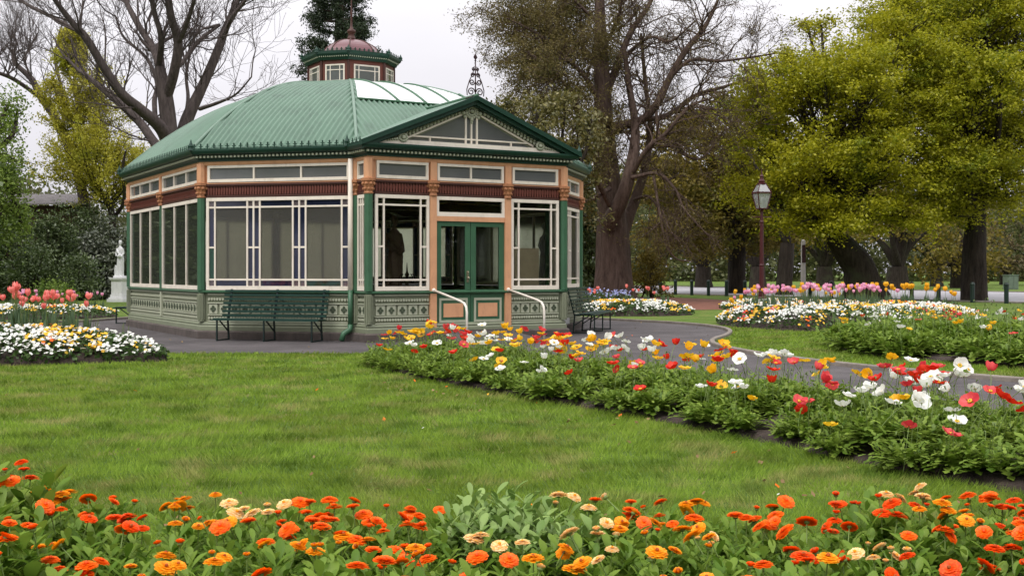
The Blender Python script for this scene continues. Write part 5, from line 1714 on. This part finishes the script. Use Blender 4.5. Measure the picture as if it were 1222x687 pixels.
# --- crowns made of leaf clumps on limbs
def lobe_tree(name, label, base, Y, r0, fork, lobes, leaf, barkm, rng, n_cl=60, per=70, size=.2, sig=.5, flat=.55, back=True, lean=0, surf=.55, upw=.35, spray=False, group=None, cat='tree', trunk_pts=None, cl_scale=1.0):
    """lobes: (photo x, photo y, depth offset, radius in px); limbs run from the fork to every lobe and on to its clumps"""
    w = Wood(); Lv = Leaves()
    bx = W(base[0], 330, Y)[0]
    B = np.array([bx, Y, -.2])
    Fk = np.array(W(fork[0], fork[1], Y))
    if trunk_pts:
        S, rr = limb_img(trunk_pts, Y); S[0][2] = min(S[0][2], -.15); w.tube(S, rr); Fk = S[-1]; r_f = rr[-1]
    else:
        mid = (B + Fk) / 2 + np.array([lean, 0, 0])
        S = spline([B, B + np.array([0, 0, .5]), mid, Fk], 5); n = len(S)
        rr = np.interp(np.linspace(0, 1, n), [0, .12, .5, 1], [r0 * 1.5, r0 * 1.08, r0 * .95, r0 * .75]); w.tube(S, rr); r_f = rr[-1]
    L_all = [(W(px, py, Y + dy), rp_ / FPX * (Y + dy)) for px, py, dy, rp_ in lobes]
    if back: L_all += [(W(px + rng.uniform(-15, 15), py, Y + dy) + Vector((0, 1.6 * rp_ / FPX * Y, 0)), rp_ / FPX * Y) for px, py, dy, rp_ in lobes[::(1 if back == 2 else 2)]]
    for c, rad in L_all:
        c = np.array(c)
        d = c - Fk
        m1 = Fk + d * .4 + np.array([0, 0, .12 * np.linalg.norm(d)]) + rng.normal(0, .25, 3)
        S = spline([Fk + rng.normal(0, .05, 3), m1, c], 5)
        w.tube(S, np.linspace(r_f * .55, .05, len(S)))
        ncl = max(6, int(n_cl * rad * rad / 4 * cl_scale))
        u = rand_unit(ncl, rng)
        u[:, 2] = np.where(u[:, 2] < -.6, -u[:, 2], u[:, 2])
        rr_ = rad * (surf + (1 - surf) * rng.uniform(0, 1, ncl)) * (rng.uniform(.6, 1.32, ncl) if spray else rng.uniform(.75, 1.12, ncl))
        cc = c + u * rr_[:, None] * np.array([1, 1, .85])
        for q in cc[::2]:
            s0 = S[int(len(S) * rng.uniform(.55, .99))]
            w.tube([s0, (s0 + q) / 2 + rng.normal(0, .12, 3), q], [.04, .022, .008])
        sg = sig * rng.uniform(.6, 1.25, ncl)
        cnt = (per * rng.uniform(.5, 1.4, ncl)).astype(int)
        cen = np.repeat(cc, cnt, 0); sgr = np.repeat(sg, cnt)
        off = rng.normal(size=(len(cen), 3)) * sgr[:, None] * np.array([1, 1, flat])
        if spray:      # sprays reach outwards from the limb and sag or lift at random
            ax = u + rng.normal(0, .45, (ncl, 3)); ax[:, 2] = ax[:, 2] * .5 + rng.uniform(-.25, .35, ncl); ax /= np.linalg.norm(ax, axis=1, keepdims=True)
            k_ = rng.normal(0, 1, len(cen)) * sgr * 1.25
            off = off * np.array([.62, .62, .8]) + np.repeat(ax, cnt, 0) * k_[:, None]
        V, F = leaf_quads(cen + off, size, rng, .6, upw)
        Lv.add(V, F, 0)
    t = empty(name, (0, 0, 0), 0, label, cat, group)
    link_mesh('trunk', w.mesh('trunk', M[barkm]), t)
    link_mesh('crown', Lv.mesh('crown', M[leaf]), t)
    return t
rg = lambda s: np.random.default_rng(s)
# yellow-green oaks on the right
lobe_tree('oak_tree', 'yellow-green oak with a thick leaning dark trunk behind the mounded tulip bed', (1032, 352), 55, .75, (1020, 290),
          [(1008, 84, 0, 44), (1078, 48, 1, 50), (960, 110, -1, 50), (1030, 120, -3, 60), (930, 170, 0, 45), (990, 190, -3, 55), (1060, 200, -3, 55), (920, 235, 1, 40), (970, 260, -2.5, 42), (1030, 262, -3.5, 40), (1085, 258, -2, 42), (1090, 120, 2, 50),
           (948, 72, 2, 24), (980, 30, 2, 12), (900, 120, 2, 26), (1015, 165, 1, 45), (1070, 160, 0, 40), (960, 215, 1, 36), (1045, 75, -3, 34), (985, 95, -3, 30), (945, 205, -3, 26)],
          'oak', 'bark_dark', rg(311), n_cl=34, per=128, size=.15, sig=.42, flat=.40, back=2, spray=True, upw=.5,
          trunk_pts=[(1034, 356, 62), (1032, 340, 44), (1026, 318, 36), (1012, 300, 30), (995, 280, 22)])
lobe_tree('oak_tree', 'tall yellow-green oak with an upright dark trunk at the right edge', (1163, 358), 57, .62, (1165, 255),
          [(1150, 30, 0, 70), (1210, 60, 1, 75), (1225, 0, 0, 60), (1120, 30, 3, 50), (1110, 80, -1, 55), (1170, 120, -3, 65), (1120, 160, -3, 52), (1220, 170, -1, 60), (1160, 205, -3.5, 50), (1110, 225, -2.5, 42), (1205, 235, -2, 42), (1180, -20, 2, 70), (1085, 15, 2, 45), (1250, 110, 0, 60), (1140, 258, -2, 30), (1215, 205, -3, 35), (1150, 80, -4, 36), (1195, 90, -4, 34), (1135, 120, -4, 30), (1190, 165, 1, 50), (1130, 195, -4, 26)],
          'oak2', 'bark_dark', rg(312), n_cl=34, per=128, size=.15, sig=.42, flat=.40, back=2, spray=True, upw=.5)
lobe_tree('oak_tree', 'olive-brown oak standing between the cedar and the lamp post', (880, 345), 76, .6, (880, 275),
          [(800, 215, -3, 40), (850, 190, 0, 46), (900, 210, 0, 48), (940, 245, 0, 40), (870, 250, -3, 45), (815, 262, -3, 36), (920, 285, -2, 34), (790, 285, -2, 28), (850, 296, -3, 26), (900, 165, 2, 30), (835, 155, 2, 30), (960, 205, 2, 40), (800, 170, 3, 26), (870, 130, 4, 30), (770, 235, 2, 26), (910, 130, 4, 34), (830, 230, 0, 40), (880, 215, -2, 44)],
          'olive', 'bark_dark', rg(313), n_cl=34, per=60, size=.24, sig=.5, flat=.6)
lobe_tree('oak_tree', 'green-gold young oak behind the lamp post and cedar limbs', (936, 345), 70, .5, (940, 290),
          [(900, 95, 0, 32), (870, 140, 1, 28), (915, 150, 0, 34), (880, 195, 2, 28), (945, 200, 1, 30)],
          'oak2', 'bark_dark', rg(314), n_cl=26, per=46, size=.2, sig=.45, flat=.5)
# --- big cedar with half-bare limbs
def cedar():
    rng = rg(321); Y = 58
    limbs = [
        [(735, 362, 76), (734, 350, 62), (733, 320, 48), (730, 270, 42), (724, 200, 33), (721, 150, 29), (717, 80, 22), (716, 0, 14), (714, -70, 7)],
        [(724, 270, 24, -1), (738, 245, 22, -1.5), (750, 212, 18, -1.8), (758, 172, 14, -1.4), (757, 140, 11, -1), (750, 100, 9, -.5), (745, 60, 6, 0)],
        [(735, 300, 20, .5), (746, 268, 18, 1), (757, 240, 15, 1.5), (770, 200, 11, 2), (776, 150, 8, 2.5), (770, 100, 6, 3), (765, 40, 4, 3)],
        [(722, 165, 15), (738, 151, 14, -.6), (764, 144, 12, -1), (783, 125, 11, -1.2), (802, 87, 9.5, -1.4), (821, 57, 8, -1.5), (840, 34, 6, -1.2), (857, 0, 4, -1), (866, -30, 2.5, -1)],
        [(768, 142, 8, -1), (790, 140, 8, 0), (810, 129, 7, .6), (832, 113, 6, 1.2), (863, 104, 4.5, 2), (900, 92, 3, 3)],
        [(745, 222, 9, -1.5), (772, 178, 7, -2.6), (795, 159, 6, -3), (821, 129, 5, -3.4), (845, 118, 3, -4)],
        [(720, 120, 13), (740, 68, 10, 1), (753, 38, 9, 1.6), (772, 11, 7, 2), (790, -25, 4, 2.4)],
        [(800, 92, 5, -1.4), (825, 72, 5, -2), (860, 73, 4, -2.4), (900, 68, 3, -3), (925, 64, 2, -3)],
        [(742, 70, 6, 1), (775, 45, 4.5, 0), (800, 50, 3.5, -1), (830, 25, 2.5, -2)],
        [(782, 127, 5, -1), (790, 165, 4, -2), (830, 190, 3, -3), (852, 175, 2, -3)],
        [(724, 200, 9), (700, 170, 7, -1), (685, 120, 6, -2), (660, 85, 4, -3), (630, 62, 2.5, -3)],
        [(720, 130, 9), (700, 95, 7, -.6), (668, 62, 5, -1), (640, 40, 3.5, -1.4), (605, 22, 2, -2)],
        [(717, 85, 8), (690, 50, 6, 1), (660, 25, 4, 2), (620, 8, 2.5, 3)],
        [(717, 60, 7), (735, 30, 5, -1), (745, -10, 3.5, -2)], [(716, 30, 6), (690, 5, 4, -.6), (665, -20, 2.5, -1)],
        [(728, 245, 8, -1.5), (706, 205, 6, -3), (690, 195, 3.5, -4), (660, 190, 2.5, -5)],
        [(728, 225, 7, -1), (700, 240, 5, -3), (672, 238, 3, -4.5)],
        [(754, 212, 6, -2), (785, 207, 5, -3), (806, 226, 4, -3.6), (817, 250, 3, -4), (846, 282, 1.8, -4.4)],
        [(780, 210, 4.5, -3), (788, 258, 4, -3.8), (795, 290, 3, -4), (806, 308, 2.4, -4.2), (826, 312, 1.5, -4.5)],
        [(752, 240, 5, 1.6), (775, 235, 4, 0), (792, 262, 3, -1), (800, 300, 2, -2)],
        [(790, 250, 2.5, -3.6), (800, 275, 2, -4), (812, 290, 1.6, -4.4)],
    ]
    w, tips, droop = Wood(), [], []
    for li, l in enumerate(limbs):
        S, r = limb_img(l, Y); r = r * .84
        if li == 0: S[0][2] = -.2
        w.tube(S, r)
        Ls = np.linalg.norm(np.diff(S, axis=0), axis=1).sum()
        low = li >= 17
        for k in range(int(Ls * (3.1 if r.max() < .45 else 1.4))):
            i = min(int(rng.uniform(.25, 1) * (len(S) - 1)), len(S) - 2)
            if r[i] > .3 or S[i][2] < (3 if low else 6): continue
            d = S[i + 1] - S[i]; d /= np.linalg.norm(d) + 1e-9
            ax = np.cross(d, rng.normal(size=3)); ax /= np.linalg.norm(ax) + 1e-9
            a = rng.uniform(.5, 1.2)
            tl = []
            grow(rng, w, S[i], d * math.cos(a) + ax * math.sin(a), rng.uniform(1.0, 2.3) * (.6 if low else 1), min(r[i] * .45, .05), 2, tl, -.02, .22, (3, 3), (.4, .9), .6, 4, .011)
            (droop if low else tips).extend(tl)
    t = empty('cedar_tree', (0, 0, 0), 0, 'huge old cedar with a fluted trunk and half-bare twisting limbs right of the pavilion', 'tree')
    link_mesh('trunk', w.mesh('trunk', M['bark_brown']), t)
    # thin needle sprays: sparse on the open right side, thick on the left
    T = np.array(tips + droop)
    pxs = CX + T[:, 0] / T[:, 1] * FPX
    Lv = Leaves()
    left = T[pxs < 742]; right = T[(pxs >= 742)]
    for pts, per, sg, sz in ((left, 13, .22, .13), (right, 3, .18, .095)):
        if len(pts) == 0: continue
        c = np.repeat(pts, per, 0) + rng.normal(size=(len(pts) * per, 3)) * sg * np.array([1, 1, .7])
        Lv.add(*leaf_quads(c, sz, rng, .32, .2), 0)
    # deep foliage masses at the left of the trunk
    for px, py, dy, rp_ in [(610, 30, 0, 30), (640, 60, 2, 40), (668, 30, 1, 40), (690, 80, 2, 40), (640, 110, 2, 36), (600, 75, 1, 16), (690, 15, 2, 30), (685, 135, 3, 32), (738, 20, 3, 16), (650, 0, 0, 40), (612, -10, 0, 26), (705, 120, 4, 26), (690, -20, 2, 36)]:
        c = np.array(W(px, py, Y + dy)); rad = rp_ / FPX * Y
        n = int(70 * rad * rad)
        u = rand_unit(n, rng) * (rng.uniform(.2, 1.1, n) ** .6)[:, None] * rad
        cc = c + u
        q = np.repeat(cc, 26, 0) + rng.normal(size=(n * 26, 3)) * .26 * np.array([1, 1, .5])
        Lv.add(*leaf_quads(q, .14, rng, .34, .25), 0)
    link_mesh('crown', Lv.mesh('crown', M['cedar']), t)
cedar()
# broad-leaved tree with pale new tips in front of the cedar, behind the gable
lobe_tree('magnolia_tree', 'bushy tree with pale cream new leaves between the gable and the cedar', (668, 345), 50, .25, (668, 240),
          [(640, 135, 0, 26), (675, 130, 0, 28), (705, 150, 0, 20), (655, 165, -1, 30), (690, 180, 0, 28), (625, 165, 1, 20), (645, 200, 0, 30), (690, 225, 0, 26), (660, 240, 0, 28), (700, 260, 1, 22), (610, 130, 2, 12)],
          'paleleaf', 'bark_dark', rg(331), n_cl=60, per=44, size=.17, sig=.3, flat=.6)
# dark conifer behind the lantern
def conifer():
    rng = rg(341); Y = 72; cx = 405
    top, bot = -150, 250
    B = np.array(W(cx, 330, Y)); B[2] = -.2
    Tp = np.array(W(cx, top, Y))
    w = Wood(); Lv = Leaves()
    w.tube(np.linspace(B, Tp, 12), np.linspace(.7, .05, 12))
    H = Tp[2]
    for k in range(380):
        z = H * (1 - rng.uniform(0, 1) ** 1.25 * .85)
        f = 1 - z / H
        Lb = (.3 + 4.6 * f ** .9) * rng.uniform(.65, 1.12)
        a = rng.uniform(0, 2 * PI)
        d = np.array([math.cos(a), math.sin(a), .0])
        p0 = np.array([B[0], Y, z])
        S = np.array([p0 + d * Lb * t + np.array([0, 0, -.25 * Lb * t + .35 * Lb * t * t]) for t in np.linspace(0, 1, 5)])
        w.tube(S, np.linspace(.07, .015, 5))
        m = int(10 + Lb * 9)
        tt = rng.uniform(.35, 1, m) ** .7
        cc = np.array([np.interp(tt, np.linspace(0, 1, 5), S[:, i]) for i in range(3)]).T + rng.normal(0, .16, (m, 3))
        q = np.repeat(cc, 16, 0) + rng.normal(size=(m * 16, 3)) * .15 * np.array([1, 1, .8])
        Lv.add(*leaf_quads(q, .17, rng, .36, .15), 0)
    t = empty('conifer_tree', (0, 0, 0), 0, 'dark pointed conifer rising behind the roof lantern', 'tree')
    link_mesh('trunk', w.mesh('trunk', M['bark_brown']), t)
    link_mesh('crown', Lv.mesh('crown', M['conifer']), t)
conifer()
# yellow ginkgo at the left
def ginkgo():
    rng = rg(351); Y = 64
    limbs = [[(133, 320, 10), (134, 260, 8), (128, 240, 7), (105, 205, 6, .5), (95, 160, 5, .6), (90, 110, 3.5, .4), (88, 60, 2, 0), (87, 40, 1, 0)],
             [(134, 262, 5), (148, 240, 4, -.5), (147, 200, 3.5, -1), (150, 180, 2, -1)]]
    w, Lv = Wood(), Leaves()
    sp = []
    for l in limbs:
        S, r = limb_img(l, Y); S[0][2] = min(S[0][2], 0) if l is limbs[0] else S[0][2]
        w.tube(S, r); sp.append(S)
    M0 = sp[0]
    for k in range(150):
        f = rng.uniform(.22, .97); p = M0[int(f * (len(M0) - 1))]
        zf_ = (p[2] - 4.2) / 9.8
        a = rng.uniform(0, 2 * PI)
        Lb = rng.uniform(.7, 1.12) * (4.0 * (1 - min(1, max(0, zf_))) ** .75 + .5)
        d = np.array([math.cos(a), math.sin(a), rng.uniform(.25, 1.1)]); d /= np.linalg.norm(d)
        S = [p]; dd = d.copy()
        for i in range(7):
            dd = dd + rng.normal(0, .13, 3) + np.array([0, 0, .05]); dd /= np.linalg.norm(dd); S.append(S[-1] + dd * Lb / 7)
        S = np.array(S); w.tube(S, np.linspace(.035, .008, 8)); sp.append(S)
        for q in range(4):
            i = rng.integers(2, 7); d2 = dd + rng.normal(0, .6, 3); d2 /= np.linalg.norm(d2); e = S[i] + d2 * Lb * .35
            S2 = np.linspace(S[i], e, 4); w.tube(S2, np.linspace(.014, .006, 4)); sp.append(S2)
    pts = np.concatenate([np.array([np.interp(np.linspace(0.1, 1, 13), np.linspace(0, 1, len(s)), s[:, i]) for i in range(3)]).T for s in sp[2:]])
    c = np.repeat(pts, 7, 0) + rng.normal(size=(len(pts) * 7, 3)) * .13
    Lv.add(*leaf_quads(c, .10, rng, .8, .2), 0)
    t = empty('ginkgo_tree', (0, 0, 0), 0, 'slender tree in fresh yellow leaf left of the pavilion', 'tree')
    link_mesh('trunk', w.mesh('trunk', M['bark_dark']), t); link_mesh('crown', Lv.mesh('crown', M['ginkgo']), t)
ginkgo()
# drooping green willow at the left edge
lobe_tree('willow_tree', 'weeping green willow hanging in at the left edge', (-30, 345), 46, .35, (-26, 190),
          [(-10, 150, 0, 26), (14, 190, 0, 24), (-12, 215, -1, 28), (24, 232, 0, 20), (2, 258, -.5, 26), (26, 268, .5, 18), (-20, 280, 0, 24), (-40, 200, 0, 26), (8, 128, 1, 14)],
          'willow', 'bark_dark', rg(361), n_cl=90, per=60, size=.12, sig=.17, flat=2.6, upw=.1)
# --- shrubs
def shrub(label, px, Y, wpx, top, leaf, seed, size=.16, group=None, dens=1.0, name='shrub', bottom=None):
    rng = rg(seed)
    w, Lv = Wood(), Leaves()
    c = np.array(W(px, 330, Y)); c[2] = 0
    hw = wpx / FPX * Y; H = W(px, top, Y)[2]
    n = int(26 * hw * H * dens) + 20
    u = rand_unit(n, rng); u[:, 2] = np.abs(u[:, 2])
    rr = (.55 + .45 * rng.uniform(0, 1, n) ** .5) * rng.uniform(.82, 1.1, n)
    cc = c + u * rr[:, None] * np.array([hw, min(hw, 1.8), H * .94]) + np.array([0, 0, .12])
    for q in cc[::4]:
        w.tube([c + rng.normal(0, .15, 3) * np.array([1, 1, 0]), (c + q) / 2 + rng.normal(0, .1, 3), q], [.05, .03, .01])
    q = np.repeat(cc, 44, 0) + rng.normal(size=(n * 44, 3)) * .22 * np.array([1, 1, .7])
    q[:, 2] = np.maximum(q[:, 2], .04)
    Lv.add(*leaf_quads(q, size, rng, .5, .35), 0)
    t = empty(name, (0, 0, 0), 0, label, 'shrub', group)
    link_mesh('stems', w.mesh('stems', M['bark_dark']), t); link_mesh('foliage', Lv.mesh('foliage', M[leaf]), t)
SG = 'shrubs along the left back of the garden'
shrub('dark rounded shrub at the left edge under the willow', 12, 58, 38, 246, 'shrub', 401, group=SG)
shrub('tall dark green shrub left of the ginkgo trunk', 62, 60, 38, 244, 'shrub', 402, group=SG)
shrub('low dark shrub before the tall shrub at the left', 38, 56, 36, 288, 'shrub', 403, .13, SG)
shrub('grey-green glossy rhododendron right behind the marble statue', 125, 60, 36, 262, 'shrub2', 404, .2, SG)
shrub('dark shrub against the pavilion wall behind the statue', 162, 62, 28, 268, 'shrub2', 405, .2, SG)
shrub('small dark shrub left of the statue pedestal', 92, 57, 26, 298, 'shrub', 406, .13, SG)
shrub('dark shrub half hidden by the ginkgo leaves', 105, 64, 40, 240, 'shrub', 407, group=SG)
shrub('dark evergreen shrub between the pavilion and the cedar trunk', 698, 62, 22, 190, 'shrub', 408, .2)
shrub('bright green low shrub behind the far tulips at the left', 58, 42, 26, 336, 'willow', 409, .11)
shrub('green sapling shrub right of the cedar trunk under the drooping limbs', 775, 64, 26, 290, 'olive', 410, .16, dens=.5)
# --- trees beyond the road
FG_ = 'trees across the road'
k = 0
for px, Y, tw, top, hw, leaf, desc in [(905, 98, .75, 190, 70, 'olive', 'brown-leaved tree across the road just left of the lamp post'), (840, 104, .8, 210, 60, 'olive', 'olive tree across the road left of the lamp post'),
        (1072, 92, .95, 190, 60, 'olive', 'thick-trunked tree across the road between the two oaks'), (1118, 110, .6, 215, 60, 'farleaf', 'slim grey-trunked tree across the road between the two oaks'),
        (1142, 100, .55, 240, 45, 'olive', 'small tree across the road just left of the upright oak trunk'), (985, 115, .9, 205, 70, 'olive', 'broad tree across the road behind the pale pole'),
        (1200, 125, .6, 235, 55, 'farbrown', 'rusty-leaved tree across the road at the right edge'), (1240, 115, .6, 215, 55, 'farleaf', 'green tree across the road beyond the right edge of the oak'),
        (782, 118, .7, 225, 60, 'farleaf', 'pale green tree across the road right of the cedar trunk'), (690, 125, .7, 205, 60, 'olive', 'tree across the road glimpsed left of the cedar trunk')]:
    k += 1
    lb = [(px, top + 26, 0, 30), (px - hw * .5, top + 55, 0, 32), (px + hw * .5, top + 52, 0, 32), (px - hw * .2, top + 75, -2, 30), (px + hw * .25, top + 80, -2, 28), (px - hw * .75, top + 80, 0, 20), (px + hw * .75, top + 78, 0, 20)]
    lobe_tree('park_tree', desc, (px, 345), Y, tw, (px, 318), lb, leaf, 'bark_dark', rg(500 + k), n_cl=9, per=46, size=.34, sig=.7, flat=.6, back=False, group=FG_)
# far woodland that reads as one mass
def far_wood():
    rng = rg(601); Lv = Leaves()
    n = 5200
    x = rng.uniform(-110, 130, n); y = rng.uniform(165, 200, n)
    h = 8 + 7 * (np.sin(x * .13) * .5 + .5) + 5 * rng.uniform(0, 1, n)
    z = rng.uniform(.0, 1, n) * h
    c = np.stack([x, y, z], 1)
    q = np.repeat(c, 30, 0) + rng.normal(size=(n * 30, 3)) * np.array([1.3, 1.3, .9])
    q[:, 2] = np.maximum(q[:, 2], .1)
    Lv.add(*leaf_quads(q, .7, rng, .6, .3), 0)
    o = link_mesh('far_woodland', Lv.mesh('far_woodland', M['farleaf']))
    tag(o, 'hazy belt of far woodland beyond the park', 'woodland', kind='stuff')
far_wood()

# oaks and shrubs added out of frame for the pavilion's glass to mirror
by_label = {o.get('label'): o for o in COL.objects if o.get('category') == 'tree'}
o1 = by_label['tall yellow-green oak with an upright dark trunk at the right edge']; p1 = Vector(W(1163, 330, 57)); p1.z = 0
for x, y, rz, side in [(-30, 44, 1.0, 'left beyond the shrubs'), (-40, 36, 2.0, 'left beyond the far bed'), (-36, 58, 4.0, 'far left behind the willow'), (-30, -6, 2.2, 'behind the viewer at the left'), (-17, -16, 3.0, 'behind the viewer'),
                       (27, 9, .5, 'right of the long bed'), (36, 16, 1.7, 'right beyond the second bed'), (33, -2, 3.4, 'behind the viewer at the right')]:
    c = copy_tree(o1)
    c.rotation_euler = (0, 0, rz)
    m = Matrix.Rotation(rz, 3, 'Z') @ p1
    c.location = (x - m.x, y - m.y, 0)
    c['label'] = 'oak outside the view, mirrored in the pavilion glass, ' + side
    c['group'] = 'oaks reflected in the glass'

sh = [o for o in COL.objects if o.get('label') == 'dark evergreen shrub between the pavilion and the cedar trunk'][0]; p1 = Vector(W(698, 330, 62)); p1.z = 0  # unseen shrubs added to block the sky mirrored in the glass
for k, (x, y, sc, side) in enumerate([(-21, 40.5, 1.0, 'nearest the far bed'), (-23.5, 43, 1.1, 'next beyond'), (-26.5, 46, 1.2, 'third beyond'), (-30, 50, 1.2, 'fourth beyond'),
                       (25, 12.5, 1.0, 'right of the second bed'), (28, 10, 1.1, 'farther right of the second bed'), (31, 6, 1.2, 'right of the lawn'), (26, 4, 1.0, 'right of the near lawn'), (29, .5, 1.2, 'right of the viewer'), (24, 16, 1.0, 'right of the tulip bed'), (34, 10, 1.3, 'far right of the lawn')]):
    c = copy_tree(sh); rz = 1.3 * k + .4; kx = 2.4 * sc
    c.rotation_euler = (0, 0, rz); c.scale = (kx, kx, sc)
    m = Matrix.Rotation(rz, 3, 'Z') @ (p1 * kx)
    c.location = (x - m.x, y - m.y, 0)
    c['label'] = 'dark shrub outside the view, mirrored in the pavilion glass, ' + side
    c['group'] = 'shrubs reflected in the glass'
# ------------------------------------------------------------------ overcast sky, soft sun, camera
SUN_EL, SUN_AZ = 56.0, -35.0      # sun behind the camera's left shoulder, behind cloud
world = bpy.data.worlds.new('World'); scene.world = world
world.use_nodes = True
nt = world.node_tree; nt.nodes.clear()
out = nt.nodes.new('ShaderNodeOutputWorld'); bg = nt.nodes.new('ShaderNodeBackground')
sky = nt.nodes.new('ShaderNodeTexSky'); sky.sky_type = 'NISHITA'; sky.sun_disc = False
sky.sun_elevation = R(SUN_EL); sky.sun_rotation = R(180 + SUN_AZ); sky.dust_density = 3.0
hs = nt.nodes.new('ShaderNodeHueSaturation'); hs.inputs['Saturation'].default_value = .15
nt.links.new(sky.outputs[0], hs.inputs['Color'])
tc = nt.nodes.new('ShaderNodeTexCoord'); sp = nt.nodes.new('ShaderNodeSeparateXYZ')
nt.links.new(tc.outputs['Generated'], sp.inputs[0])
mr = nt.nodes.new('ShaderNodeMapRange'); mr.inputs['From Min'].default_value = .0; mr.inputs['From Max'].default_value = .9
mr.inputs['To Min'].default_value = 0; mr.inputs['To Max'].default_value = 1
nt.links.new(sp.outputs['Z'], mr.inputs[0])
grad = mixc(nt, mr.outputs[0], (6.05, 5.88, 6.4, 1), (20.5, 20.2, 20.6, 1))      # overcast: brighter overhead
nz = nt.nodes.new('ShaderNodeTexNoise'); nz.inputs['Scale'].default_value = 2.2; nz.inputs['Detail'].default_value = 5
mp = nt.nodes.new('ShaderNodeMapping'); mp.inputs['Scale'].default_value = (1, 1, 2.5)
nt.links.new(tc.outputs['Generated'], mp.inputs[0]); nt.links.new(mp.outputs[0], nz.inputs[0])
m2 = nt.nodes.new('ShaderNodeMapRange'); m2.inputs['To Min'].default_value = .90; m2.inputs['To Max'].default_value = 1.08; m2.inputs['From Min'].default_value = .3; m2.inputs['From Max'].default_value = .7
nt.links.new(nz.outputs['Fac'], m2.inputs[0])
cl = mixc(nt, 1.0, grad, m2.outputs[0], 'MULTIPLY')
fin_ = mixc(nt, .9, hs.outputs[0], cl)
nt.links.new(fin_, bg.inputs['Color']); bg.inputs['Strength'].default_value = .1
nt.links.new(bg.outputs[0], out.inputs['Surface'])
sl = bpy.data.lights.new('sun', 'SUN'); sl.energy = 1.5; sl.angle = R(22); sl.color = (1, .96, .9)
so = bpy.data.objects.new('sun', sl); COL.objects.link(so)
d = Vector((math.sin(R(SUN_AZ)) * math.cos(R(SUN_EL)), -math.cos(R(SUN_AZ)) * math.cos(R(SUN_EL)), math.sin(R(SUN_EL))))
so.rotation_euler = d.to_track_quat('Z', 'Y').to_euler()

cam = bpy.data.cameras.new('camera'); co = bpy.data.objects.new('camera', cam); COL.objects.link(co)
co.location = (0, 0, EYE); co.rotation_euler = (R(90), 0, 0)
cam.sensor_width = 36; cam.lens = FPX / 1222 * 36
cam.shift_y = -(343.5 - HZ) / 1222
cam.clip_end = 2000; cam.clip_start = .05
scene.camera = co
scene.view_settings.view_transform = 'Standard'; scene.view_settings.look = 'None'
scene.view_settings.exposure = .18; scene.view_settings.gamma = 1
scene.render.film_transparent = False
cy = scene.cycles
cy.max_bounces = 8; cy.diffuse_bounces = 3; cy.glossy_bounces = 3; cy.transmission_bounces = 6; cy.transparent_max_bounces = 16
cy.caustics_reflective = False; cy.caustics_refractive = False
cy.use_denoising = True
cy.use_adaptive_sampling = True; cy.adaptive_threshold = .02
